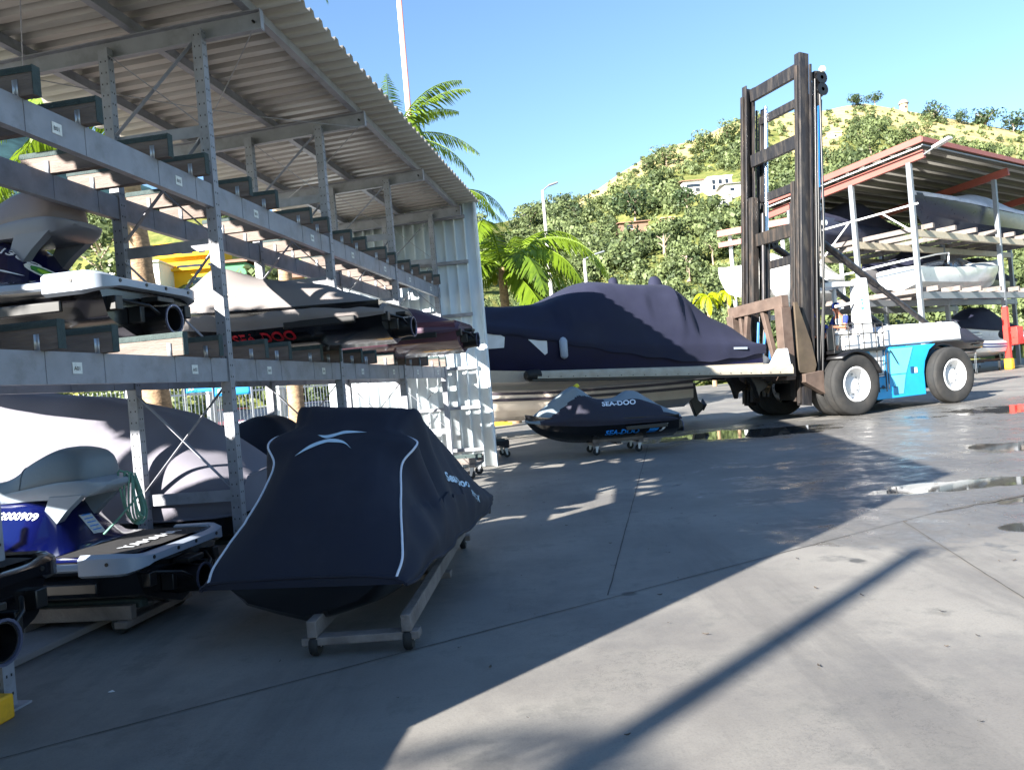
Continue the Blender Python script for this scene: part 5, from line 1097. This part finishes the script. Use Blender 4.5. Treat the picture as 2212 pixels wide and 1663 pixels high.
bx_ = MB(); c = RM @ Vector((10.25, .55, 1.85)); bx_.box(c, (.75, .35, 1.0), Matrix.Rotation(RR, 3, 'Z')); bx_.box(c + Vector((0, 0, -.1)), (.8, .2, .06), Matrix.Rotation(RR, 3, 'Z')); bx_.box(c + Vector((-.1, -.18, 0)), (.12, .05, .3), Matrix.Rotation(RR, 3, 'Z')); o_ = bx_.build('fire_hose_box', red_paint, None, .03); tag(o_, 'bright red box fixed to the red and yellow painted post', 'hose box')
def RP(x, y, z=0): return RM @ Vector((x, y, z))
G_ = 'boats stored in the red roofed shed'
simple_boat('motor_boat', 'sleek white motor boat sunlit on the lower rack of the red roofed shed', RP(1.35, 2.3, 4.55), RR, 11.5, 2.5, 1.35, gel_white, win=True, group=G_)
simple_boat('motor_boat', 'pale grey boat with dark bottom on the top rack at the right edge', RP(15.5, 2.6, 7.65), RR + pi, 11.5, 2.8, 1.9, mat('navy_bottom', (40, 46, 66), .3), group=G_, cover_m=mat('pale_cover', (176, 180, 196), .8), cov_h=.9, deck=False)
simple_boat('covered_boat', 'boat under a navy cover on the lower rack behind the sleek white one', RP(14.0, 5.2, 4.5), RR + pi, 10.8, 2.6, 1.5, mat('grey_hull', (84, 82, 84), .5), deck=False, cover_m=cover_boat, cov_h=1.9, group=G_)
simple_boat('covered_boat', 'boat under a white cover at the left end of the red roofed shed', RP(2.6, 7.0, 4.6), RR + pi, 5.5, 2.2, 1.6, gel_white, deck=False, cover_m=mat('white_cover', (216, 214, 208), .8), cov_h=1.6, group=G_)
for (x, y, z, L_, hm, cm, l_) in ((8.2, 6.6, 7.6, 8.0, mat('navy_bottom', (40, 46, 66), .3), cover_boat, 'boat under a navy cover on the top rack behind the second post'), (9.0, 7.2, 1.2, 8.5, mat('grey_hull', (84, 82, 84), .5), cover_char, 'boat under a charcoal cover on the ground at the back of the red roofed shed'),
                           (19.5, 5.0, 1.2, 9.0, gel_white, cover_boat, 'white boat under a navy cover on the ground at the right edge of the picture'), (20.5, 5.4, 4.5, 8.0, mat('navy_bottom', (40, 46, 66), .3), cover_char, 'dark boat under a charcoal cover on the lower rack at the right edge')):
    simple_boat('covered_boat', l_, RP(x, y, z), RR + pi, L_, 2.5, 1.5, hm, deck=False, cover_m=cm, cov_h=1.5, group=G_)
for (x, y, l_) in ((4.8, 7.2, 'charcoal covered boat at the back of the shed'), (15.2, 5.0, 'white boat under a navy cover')):
    trolley('dark trolley under the ' + l_, RP(x, y, 0), RR + pi, 5.0, 1.5, 1.08, group='trolleys in the red roofed shed', wm=mat('dark_timber', (36, 34, 36), .8))
for i, (x, y, z, m_, lb_) in enumerate(((6.0, 1.2, 1.9, cover_navy, 'navy covered jet ski behind the forklift hood in the red roofed shed'), (9.0, 4.8, 1.5, cover_char, 'charcoal covered jet ski beside the red and yellow painted post'), (2.6, 4.2, 1.3, cover_navy, 'navy covered jet ski seen between forklift guard post and hood'))):
    t = covered(lb_, RP(x, y, z - .75), RR + pi + .2 * i, STD, m_, gel_black, 'jet skis stored in the red roofed shed', 30, 31, .02, seed=40 + i, sc=1.3)
    trolley('trolley under the ' + lb_.split(' in the')[0].split(' seen')[0].split(' beside')[0] + ' in the right hand shed', RP(x, y, 0) + Vector((-1.5, -1.2, 0)), RR + pi + .2 * i, 2.4, .9, max(.2, z - .72), group='trolleys in the red roofed shed')
simple_boat('motor_boat', 'low white boat with navy stripe on the ground right of the forklift', RP(10.6, 1.9, .8), RR + pi, 6.5, 2.2, .95, gel_white, mat('stripe_navy', (28, 44, 100), .4), group='boats on the ground by the red roofed shed', motor=True)
trolley('dark trolley under the low white boat right of the forklift', RP(7.4, 1.9, 0), RR + pi, 4.2, 1.3, .62, group='trolleys in the red roofed shed', wm=mat('dark_timber', (36, 34, 36), .8))
simple_boat('motor_boat', 'white boat with grey windscreen behind the low striped one', RP(12.5, 4.4, 1.25), RR + pi, 7.0, 2.4, 1.2, gel_white, mat('stripe_grey', (150, 156, 170), .4), win=True, group='boats on the ground by the red roofed shed')
t = thing('inflatable_boat', 'charcoal inflatable dinghy with white stripe at the right edge', 'dinghy', RP(13.6, .6, 1.5), RR + R(100))
for sg in (1, -1):
    b = MB(); b.tube([(-1.8, sg * .75, .25), (0, sg * .8, .25), (1.2, sg * .65, .35), (1.9, 0, .55)], [.34, .36, .34, .3], 14); tb = b.build('tube', mat('charcoal_rubber', (70, 72, 78), .6), t)
    b = MB(); b.tube([(-1.8, sg * 1.08, .25), (0, sg * 1.16, .25), (1.2, sg * .98, .35)], .05, 6); b.build('stripe', white_plastic, tb)
b = MB(); b.prism([(-1.6, -.7, .1), (-1.6, .7, .1), (1.3, .5, .2), (1.3, -.5, .2)], (0, 0, -.12)); b.build('floor', grey_paint, t)
b = MB(); b.lathe([(.35, 0), (.36, .6), (.37, .62), (.36, .65), (.36, 1.2), (.3, 1.25), (0, 1.25)], at(1668, 775, 27.5) * 1 - Vector((0, 0, .6)), 'z', 20); b.lathe([(.375, .30), (.385, .33), (.375, .36)], at(1668, 775, 27.5) * 1 - Vector((0, 0, .6)), 'z', 20); o_ = b.build('plastic_drum', mat('blue_drum', (26, 110, 176), .5)); o_.location.z = -(at(1668, 775, 27.5).z - .6) + .0; tag(o_, 'blue plastic drum on the ground seen through the forklift carriage', 'drum')

# second, lower shed behind it
b0, b1 = at(1560, 492, 62), at(1860, 462, 56); b0.z = b1.z = (b0.z + b1.z) / 2
s2 = thing('boat_rack_shed', 'farther boat shed with low red eave seen behind the forklift mast', 'boat rack', (b0.x, b0.y, 0), atan2(b1.y - b0.y, b1.x - b0.x)); LL = (b1 - b0).length; zz = b0.z
b = MB(); b.add([(-.3, 0, zz), (LL + 4, 0, zz), (LL + 4, 9, zz + 1.0), (-.3, 9, zz + 1.0)], [(0, 1, 2, 3)]); o_ = b.build('roof', dark_sheet, s2); o_.modifiers.new('s', 'SOLIDIFY').thickness = .05
b = MB(); b.bar((-.4, -.1, zz), (LL + 4, -.1, zz), .15, .5); b.build('fascia', red_steel, s2); b = MB(); b.bar((-.4, 0, zz - .9), (LL + 4, 0, zz - .9), .2, .4); b.build('beam', red_steel, s2)
for x in (.4, 4.5, 8.6): b = MB(); b.bx(x - .12, x + .12, .4, .64, 0, zz - .2); b.build('post', white_paint, s2)
for z in (5.0,): b = MB(); b.bx(0, LL, .3, .55, z - .2, z + .2); b.build('beam', grey_paint, s2)
simple_boat('covered_boat', 'boat under a white cover seen between the mast uprights', at(1735, 640, 57.5), pi + .3, 7, 2.6, 1.8, gel_white, deck=False, cover_m=mat('white_cover', (216, 214, 208), .8), cov_h=1.8)

# ------------------------------------------------------------------ buildings on the hill and behind the racks
def hill_hit(x, y, back=0):
    r = ray(x, y)
    for t in np.linspace(.0, 1, 400):
        Y, z = hill_z(r.x, t)
        if float(z) >= EYE + r.z * float(Y): return at(x, y, float(Y))
    Y, z = hill_z(r.x, 1.0); return at(x, y, float(Y))
def house(label, x0, y0, x1, y1, Y, wall_m, rows, roof_m=None, depth=6, name='house', rh=.12, group=None, cat='house', sink=3):
    """front wall spans the two pixels at depth Y; rows: (height fraction, [(centre fraction, width fraction, height fraction)...])"""
    a, c_ = at(x0, y1, Y), at(x1, y0, Y); W_ = c_.x - a.x; H_ = c_.z - a.z
    t = thing(name, label, cat, (a.x + W_ / 2, Y, a.z), 0, group)
    b = MB(); b.bx(-W_ / 2, W_ / 2, 0, depth, -sink, H_); b.build('wall', wall_m, t)
    for (hf, ws) in rows:
        for (cf, wf, hh) in ws:
            b = MB(); x = -W_ / 2 + cf * W_; z = hf * H_; b.bx(x - wf * W_ / 2, x + wf * W_ / 2, -.03, .1, z - hh * H_ / 2, z + hh * H_ / 2); f = b.build('window', glass_dark, t)
            b = MB(); b.bx(x - wf * W_ / 2 - .1, x + wf * W_ / 2 + .1, -.10, -.032, z - hh * H_ / 2 - .12, z - hh * H_ / 2); b.build('sill', concrete_w, f)
    b = MB(); h = rh * H_
    if roof_m is None: b.bx(-W_ / 2 - .2, W_ / 2 + .2, -.3, depth + .2, H_ + .003, H_ + .18); roof_m = wall_m
    else: b.prism([(-W_ / 2 - .4, -.5, H_ + .003), (W_ / 2 + .4, -.5, H_ + .003), (W_ / 2 + .4, depth / 2, H_ + h), (-W_ / 2 - .4, depth / 2, H_ + h)], (0, 0, .15)); b.prism([(-W_ / 2 - .4, depth + .5, H_ + .003), (W_ / 2 + .4, depth + .5, H_ + .003), (W_ / 2 + .4, depth / 2 + .001, H_ + h), (-W_ / 2 - .4, depth / 2 + .001, H_ + h)], (0, 0, .15))
    b.build('roof', roof_m, t); return t
yel = mat('yellow_wall', (222, 164, 20), .85, 0, .08, .5); grn = mat('green_wall', (74, 128, 92), .85, 0, .08, .5); wht = mat('white_wall', (214, 212, 204), .85, 0, .06, .5); tile = mat('clay_tile', (128, 98, 82), .85, 0, .2, 2); tan_w = mat('tan_wall', (196, 160, 128), .85, 0, .1, .5)
W3 = [(.2, .2, .12), (.55, .2, .12), (.82, .12, .12)]
th = house('bright yellow three storey house seen through the rack shed', 344, 522, 456, 626, 96, yel, [(.78, W3), (.47, [(.22, .10, .08), (.58, .45, .09), (.95, .08, .09)]), (.14, [(.7, .18, .16)])], None, 7)
for z in (.34, .62): b = MB(); W_ = (at(456, 522, 96).x - at(344, 522, 96).x); b.bx(-W_ / 2 - .1, W_ / 2 + .1, -.7, -.02, z * 6.0, z * 6.0 + .3); b.build('balcony_slab', yel, th)
house('dark green house with sloping roof right of the yellow house', 474, 566, 530, 622, 95, grn, [(.38, [(.42, .18, .2), (.75, .18, .2)])], tile, 6, rh=.3)
house('long white building left of the yellow house behind the racks', 205, 566, 342, 640, 92, wht, [(.35, [(.2, .05, .16), (.62, .08, .14)])], None, 6)
house('low house with brown tiled roof among trees behind the racks', 612, 598, 668, 640, 100, tan_w, [(.4, [(.4, .2, .3)])], tile, 6, rh=.5)
house('tan building with pale flat roof at the far end of the racks', 735, 585, 850, 650, 60, tan_w, [(.6, [(.3, .12, .2), (.7, .12, .2)])], mat('pale_roof', (206, 204, 200), .7), 8, rh=.3)
house('second tan house with brown roof below the pale roofed one', 690, 640, 800, 700, 56, mat('brick_wall', (150, 104, 84), .85, 0, .15, 1), [(.5, [(.4, .15, .3)])], tile, 6, rh=.3)
def hhouse(label, x0, y0, x1, y1, wm, rows, rm=None, **k):
    Y = hill_hit((x0 + x1) / 2, y1).y - 1; return house(label, x0, y0, x1, y1, Y, wm, rows, rm, 7, **k)
HG = 'white houses on the wooded hill'
W2 = [(.22, .14, .34), (.5, .16, .34), (.78, .14, .34)]
hhouse('white house with open veranda highest in the cluster on the hill', 1478, 388, 1536, 418, wht, [(.6, [(.35, .5, .3)]), (.2, W2)], tile, group=HG, rh=.3)
hhouse('white two storey house right of the veranda house on the hill', 1532, 380, 1580, 414, wht, [(.65, W2), (.25, W2)], None, group=HG)
hhouse('small white house at the right end of the hill cluster', 1570, 396, 1600, 422, wht, [(.5, [(.4, .3, .3)])], mat('grey_tile', (130, 128, 126), .8), group=HG, rh=.3)
hhouse('tiny white outbuilding lower on the hill below the cluster', 1556, 430, 1574, 446, wht, [(.5, [(.5, .3, .4)])], None, group=HG)
hhouse('low pale wall building left of the dark tree on the hill', 1430, 470, 1456, 480, tan_w, [(.5, [(.5, .3, .4)])], None, group=HG)
hhouse('small brown hut under the big dark hillside tree', 1340, 478, 1400, 500, mat('brown_wall', (116, 92, 76), .9), [(.45, [(.3, .3, .5)])], tile, group=HG, rh=.3)
hhouse('small cream house high on the slope right of the mast', 1797, 286, 1818, 300, mat('cream_wall', (220, 196, 160), .85), [(.5, [(.4, .2, .4)])], None, group=HG)
for (x0, y0, x1, y1, l_) in ((1572, 420, 1580, 430, 'white shed in bushes under the small white house on the hill'),):
    hhouse(l_, x0, y0, x1, y1, wht, [(.5, [(.5, .3, .4)])], None, group=HG)
p = hill_hit(1953, 240); tt_ = thing('lookout_turret', 'small round stone lookout with domed cap on the hill crest', 'turret', p - Vector((0, 0, .5)))
b = MB(); b.lathe([(1.2, -1), (1.15, 2.6), (1.15, 2.61)], (0, 0, 0), 'z', 14); b.build('wall', tan_w, tt_); b = MB(); b.lathe([(1.5, 2.62), (1.5, 2.9), (1.2, 3.5), (.6, 4.0), (0, 4.1)], (0, 0, 0), 'z', 14); b.build('dome', mat('grey_cap', (128, 122, 112), .9), tt_)
b = MB(); b.box((0, -1.15, 1.4), (.5, .1, .7)); b.build('window', glass_dark, tt_)
# ------------------------------------------------------------------ individual trees on the hill
TG = 'trees standing out on the hillside'
def htree(label, x, y, rpx, m_=leaf_dark, tint=.25, zs=.8, back=0, leaf=None, nq=620):
    p = hill_hit(x, y); r = rpx * (1.4 if y < 290 else 1.1) / FPX * p.y; return tree('tree', label, p - Vector((0, 0, r * (.45 if y < 290 else .15))), r * 1.5, r, m_, tint, nq, leaf or r * .13, TG, zs=zs, nclump=13)
for a in ((1372, 478, 46, 'big dark round tree below the white houses on the hill', .22), (1486, 462, 34, 'dark round tree under the white house cluster', .3), (1402, 380, 28, 'bushy tree on the dry grass spur edge', .35), (1440, 362, 30, 'leafy tree left of the veranda house', .4),
          (1245, 478, 26, 'dark tree at the foot of the dry grass spur', .2), (1215, 462, 22, 'round dark tree beside the tall lamp post on the hill', .15), (1145, 500, 34, 'pale green tree on the low ridge left of the lamp post', .35), (1520, 335, 30, 'light green tree near the crest left of the mast', .55),
          (1570, 310, 28, 'olive tree at the crest just left of the mast', .5), (1300, 520, 26, 'mottled green tree in the middle of the slope', .5), (1850, 232, 17, 'dark tree on the crest near the right of the mast', .15), (1890, 225, 14, 'flat topped tree on the crest left of the stone lookout', .2),
          (2018, 262, 24, 'spreading dark tree on the crest right of the stone lookout', .2), (2075, 268, 16, 'small loose tree between two dark crest trees', .3), (2130, 275, 26, 'large dark tree on the crest at the right', .18), (2190, 285, 24, 'dark tree cut by the right edge on the crest', .2),
          (1960, 320, 30, 'round green tree above the red shed roof', .4), (1880, 330, 34, 'broad green tree below the cream house', .42), (1400, 560, 28, 'grey green tree in the lower slope', .55), (1330, 590, 24, 'bright green bush low on the slope', .65), (1460, 590, 26, 'yellowish tree low on the slope by the mast', .6), (1540, 560, 30, 'pale bushy tree left of the mast foot', .6)):
    htree(a[3], a[0], a[1], a[2], leaf_mix if a[4] > .3 else leaf_dark, a[4] if a[4] > .3 else a[4] + .1)
for (x, y0, y1, l_) in ((1440, 575, 500, 'tall bare pale trunk in the middle of the slope'), (1262 - 20, 640, 590, 'short pale trunk left of the lower lamp post'), (1488, 600, 545, 'thin pale trunk right of the tall bare one')):
    p = hill_hit(x, y0); hh = (y0 - y1) / FPX * p.y; tree('tree', l_, p, hh * 1.25, hh * .35, leaf_mix, .6, 160, hh * .07, TG, trunk=.28, nclump=6)
MGT = 'trees behind the rack shed'
for (x, y, Y, h, r, l_, tn) in ((240, 600, 70, 9, 3.4, 'leafy green tree left of the palm trunk behind the racks', .35), (215, 520, 74, 10, 4, 'tall green tree behind the white building', .3), (560, 640, 55, 6, 2.6, 'green tree right of the green house', .45), (640, 700, 50, 5, 2.4, 'low bushy tree below the brown roofed house', .6), (300, 690, 48, 3.4, 2.2, 'dull green bush behind the palm trunk', .5), (720, 600, 70, 9, 3.2, 'tree behind the tan buildings', .35), (420, 700, 46, 3, 2.2, 'bush below the yellow house', .6)):
    p = at(x, y, Y); zb = p.z - h * .72; tree('tree', l_, Vector((p.x, p.y, max(0, zb))), h, r, leaf_mix, tn, 420, .5, MGT)

# ------------------------------------------------------------------ palms
random.seed(21)
p = at(1085, 590, 30); 
palm('coconut palm with hanging nuts in full sun right of the blue end wall', Vector((p.x, p.y, 0)), p.z + .2, 5.0, [(8, 22, 1.5, None), (-12, 5, 1.4, None), (35, 40, 1.5, None), (-40, 30, 1.5, .85), (70, 55, 1.3, None), (110, 60, 1.3, None), (150, 45, 1.4, None), (200, 35, 1.5, None), (-70, 20, 1.2, .3), (-100, 50, 1.4, None), (20, -25, .8, .15), (-30, -30, .7, .2), (-60, -20, .9, None), (230, 10, 1.3, None), (60, 10, 1.4, None), (5, 55, 1.6, .7), (170, 70, 1.2, None), (-130, 15, 1.4, None), (-20, 42, 1.7, None), (-150, -25, .8, None)], tint=(.45, .95))
p = at(845, 305, 30)
palm('tall coconut palm rising behind the front edge of the lean-to roof', Vector((p.x, p.y, 0)), p.z, 3.7, [(95, 75, .5, .12), (10, 22, .9, .8), (30, 50, .8, .55), (-15, 48, .8, .5), (0, 62, 1.0, .4), (150, 45, 1.0, None), (-60, 30, 1.3, None), (200, 20, 1.3, None), (60, 30, 1.2, .3), (-100, 40, 1.3, None), (-8, 5, 1.1, .75), (15, -5, 1.2, .2)], nuts=False)
p = at(968, 420, 27)
palm('coconut palm behind the roof corner with one dark frond drooping right', Vector((p.x, p.y, 0)), p.z, 2.6, [(5, 20, 1.5, .05), (-15, -10, .9, .5), (-30, 12, 1.4, .6), (160, 40, 1.2, None), (100, 45, 1.2, None), (-90, 30, 1.2, None), (210, 30, 1.2, None)], nuts=False)
p = at(560, -60, 22)
palm('coconut palm far above the roof, only a frond tip showing', Vector((p.x, p.y, 0)), p.z, 2.6, [(0, 25, 1.7, .2), (-12, 35, 1.7, .2), (120, 40, 1.2, None), (200, 30, 1.2, None), (-90, 30, 1.4, None), (60, 50, 1.2, None)], nuts=False)
p = gp(345, 900); q = at(322, 640, 13.2)
palm('coconut palm with lit ringed trunk standing behind the racks', Vector((q.x, q.y, 0)), 7.0, 3.0, [(a, e, d, tn) for (a, e, d, tn) in ((180, -5, 1.0, .85), (200, 20, 1.5, .8), (160, 25, 1.5, .6), (230, 10, 1.4, .9), (270, 15, 1.4, .5), (300, 25, 1.4, .4), (120, 35, 1.4, None), (60, 30, 1.4, None), (20, 20, 1.5, .5), (-20, 15, 1.5, .5), (90, 60, 1.2, None), (250, 50, 1.3, .7))], nuts=False, tr=.185, lean=(-.35, .1))
for (x, y, Y, r, yl, l_) in ((1528, 640, 62, 1.9, .8, 'short yellow green fan palm left of the mast foot'), (1572, 632, 60, 1.3, .98, 'small bright yellow palm with pale trunk beside the mast')):
    p = at(x, y, Y); palm(l_, Vector((p.x, p.y, 0)), p.z, r, [(k * 32 + 5, 40 - 55 * (k % 3) * .5, 1.9, None) for k in range(11)], 'small yellow palms', False, .12, mat_=leaf_fan, tint=(yl - .3, yl), name='fan_palm')

# ------------------------------------------------------------------ poles and lamps
def lamp(label, x0, y0, Y, arm, double=False, r=.09):
    top = at(x0, y0, Y); t = thing('street_lamp', label, 'street lamp', (top.x, Y, 0), 0, 'street lamps beyond the yard'); h = top.z
    b = MB(); b.tube([(0, 0, 0), (0, 0, h * .5), (0, 0, h)], [r * 1.4, r * 1.15, r * .8], 10); b.build('pole', concrete_w, t)
    for sg in ((1, -1) if double else (1,)):
        b = MB(); b.tube([(0, 0, h - .02), (sg * arm * .5, 0, h + .16), (sg * arm, 0, h + .3)], r * .4, 7); b.build('arm', grey_paint, t); b = MB(); b.bar((sg * arm * .8, 0, h + .26), (sg * (arm + .5), 0, h + .42), .22, .10); b.build('lamp_head', grey_paint, t, .02)
lamp('tall slim street lamp with one short arm rising against the sky', 1172, 412, 46, .45, False, .10)
lamp('shorter single armed street lamp in front of the wooded slope', 1262, 560, 52, .9, False, .12)
p = at(880, 215, 48); p0 = at(862, 0, 48); t = thing('radio_mast', 'very tall slim red and white mast rising behind the palm', 'mast', (p.x, p.y, 0))
b = MB(); b.tube([(0, 0, 0), (0, 0, 40)], [.17, .15], 12); b.build('pole', mat('mast_white', (222, 206, 200), .6), t); b = MB(); b.tube([(.10, -.04, 8), (.10, -.04, 40)], [.09, .08], 8); b.build('cable_duct', mat('mast_red', (214, 138, 128), .6), t)
b = MB(); b.tube([(0, 0, -.05), (0, 0, 8.15)], [.12, .075], 14); t = thing('utility_pole', 'round concrete pole behind the camera that throws the long shadow on the yard', 'pole', (-9.15, -6.3, 0)); b.build('pole', concrete_w, t)
b = MB(); b.bx(-.14, .14, -.14, .14, 0, .08); b.build('base_plate', grey_paint, t)
q = SW(-4.85, -4.95); tree('tree', 'slim dense tree added out of view to shade the jet ski on the middle rack', q, 6.3, 1.0, leaf_dark, .4, 900, .3, 'trees behind the rack shed', zs=1.5, nclump=16)  # unseen tree, added so its crown keeps sun off the upper blue jet ski
palm('palm standing behind the camera that throws a soft shade at the bottom of the yard', Vector((-11.6, -9.7, 0)), 8.0, 1.9, [(k * 40, 35 - 25 * (k % 3), 1.5, None) for k in range(9)], nuts=False)
w0, w1 = SW(.70, -8.6), SW(.70, -5.02); b = MB(); b.bar(w0 + Vector((0, 0, .60)), w1 + Vector((0, 0, .60)), .15, 1.20); b.bar(w0 + Vector((0, 0, 1.226)), w1 + Vector((0, 0, 1.226)), .21, .05); o_ = b.build('shadow_edge_wall', concrete_w, None, .01); tag(o_, 'low wall added out of view beside the camera to cast the near shadow edge', 'wall')  # unseen wall, added so its top casts the shadow edge at the bottom

# ------------------------------------------------------------------ behind the racks: fence, banners, parked things
f0, f1 = at(-150, 850, 21), at(735, 850, 30); f0.z = f1.z = 0; fl = (f1 - f0).length
fe = thing('picket_fence', 'white metal picket fence running behind the rack shed', 'fence', f0, atan2(f1.y - f0.y, f1.x - f0.x)); FMx = Matrix.Translation(f0) @ Matrix.Rotation(fe.rotation_euler.z, 4, 'Z')
n = 0; b = MB()
for x in np.arange(0, fl, .13): b.bx(x - .012, x + .012, -.012, .012, .1, 2.35)
o_ = b.build('pickets', white_paint, fe); o_['kind'] = 'stuff'
for z in (.3, 2.1): b = MB(); b.bx(0, fl, .013, .05, z - .03, z + .03); b.build('rail', white_paint, fe)
for x in np.arange(0, fl + .1, 2.6): b = MB(); b.bx(x - .12, x + .12, .06, .3, 0, 2.45); b.build('post', wht, fe)
def banner(label, x0, y0, x1, y1, txt):
    r = ray((x0 + x1) / 2, (y0 + y1) / 2); Y = 24.5; a, c_ = at(x0, y1, Y), at(x1, y0, Y); t = thing('banner', label, 'banner', (a.x, Y, a.z), R(10)); W_, H_ = c_.x - a.x, c_.z - a.z
    b = MB(); b.grid([[(x, .02 * sin(x * 5 + z * 3), z) for z in np.linspace(0, H_, 5)] for x in np.linspace(0, W_, 14)]); o_ = b.build('sheet', blue_banner, t); o_.modifiers.new('s', 'SOLIDIFY').thickness = .006
    b = MB(); b.tube([(-.02, 0, -a.z), (-.02, 0, H_ + .05)], .025, 6); b.tube([(W_ + .02, 0, -a.z), (W_ + .02, 0, H_ + .05)], .025, 6); b.build('stake', grey_paint, t)
    lettering(txt, H_ * .62, (W_ * .10, -.045, H_ * .25), (1, 0, 0), (0, 0, 1), print_white, t, None, .1, .02)
banner('blue banner with white lettering left of the first rack post', 400, 827, 466, 850, '>>')
banner('blue banner ending in ing right of the first rack post', 462, 822, 536, 857, 'sing')
def car(label, x, y, Y, rz, m_):
    p = at(x, y, Y); t = thing('parked_car', label, 'car', (p.x, p.y, 0), rz, 'cars parked beyond the fence')
    st = [(-2.1, .70, .35, .62, .75), (-2.0, .82, .28, .78, .88), (-1.2, .86, .25, .82, .95), (0, .86, .25, .82, .95), (1.1, .85, .25, .80, .92), (1.9, .78, .28, .70, .78), (2.1, .62, .36, .55, .62)]
    b = MB(); b.grid(crs(np.array([mirror([(x, w_ * .9, z0), (x, w_, z0 + .2), (x, w_ * .98, z1 - .12), (x, w1, z1), (x, 0, z1 + .03)]) for (x, w_, z0, w1, z1) in st]), 26), caps=True); b.build('body', m_, t)
    st = [(-1.75, .70, .86, .66, .90), (-1.15, .72, .9, .58, 1.42), (-.2, .72, .9, .58, 1.48), (.45, .72, .9, .57, 1.40), (1.15, .70, .88, .66, .93)]
    b = MB(); b.grid(np.array([mirror([(x, w_, z0), (x, w1, z1 - .06), (x, w1 * .85, z1), (x, 0, z1 + .02)]) for (x, w_, z0, w1, z1) in st]), caps=True); b.build('cabin', glass_dark, t)
    b = MB(); b.bx(-1.1, .42, -.55, .55, 1.475, 1.51); b.build('roof', m_, t, .02)
    for x in (-1.3, 1.3):
        for sg in (1, -1): b = MB(); b.lathe([(.15, -.1), (.31, -.1), (.33, 0), (.31, .1), (.15, .1)], (x, sg * .76, .33), 'y', 16); wh = b.build('wheel', tyre, t); b = MB(); b.lathe([(.19, -.06), (.17, .105), (0, .105)] if sg > 0 else [(.19, .06), (.17, -.105), (0, -.105)], (x, sg * .76, .33), 'y', 12); b.build('rim', grey_paint, wh)
car('white parked car beyond the fence at the left', 215, 870, 30, .2, gel_white); car('silver parked car beyond the fence right of the blue banner', 610, 865, 36, .1, mat('silver_paint', (150, 156, 170), .3, .3)); car('slate blue parked car at the right end of the fence', 700, 865, 37, .1, mat('slate_paint', (100, 106, 136), .3, .3)); car('dark red parked car beyond the fence left of the silver one', 520, 866, 37, .15, mat('dark_red_paint', (110, 40, 46), .3))
covered('tan covered craft outside the rear of the racks under the blue banners', Vector((at(490, 880, 11.6).x, 11.6, .35)), pi + .1, [(a, b_ * 1.1, c - .2, d, e, f, g * .98) for (a, b_, c, d, e, f, g) in STD], cover_tan, gel_cream, 'covered craft behind the racks', 40, 41, .02, seed=60, sc=.95)
covered('black covered craft left of the tan one outside the rear of the racks', Vector((at(405, 870, 12.4).x, 12.4, .35)), pi + .05, STD, mat('black_canvas', (22, 20, 26), .85), gel_black, 'covered craft behind the racks', 40, 41, .02, seed=70, sc=1.05)
for (x, Y) in ((490, 11.6), (405, 12.4)):
    trolley('low trolley under the %s covered craft behind the racks' % ('tan' if x == 490 else 'black'), Vector((at(x, 880, Y).x - 1.5, Y, 0)), pi, 2.0, .8, .3, 'trolleys behind the racks')
random.seed(4)
for k, (x, y) in enumerate(((1165, 1372), (1120, 1420), (880, 1330))): pass
lb_ = MB(); p = gp(240, 1496); lb_.add([p + Vector((-.02, 0, .006)), p + Vector((.0, -.012, .008)), p + Vector((.022, .002, .006)), p + Vector((0, .016, .011))], [(0, 1, 2, 3)]); o_ = lb_.build('paper_scrap', sticker); tag(o_, 'tiny white paper scrap on the shaded concrete at lower left', 'paper scrap')
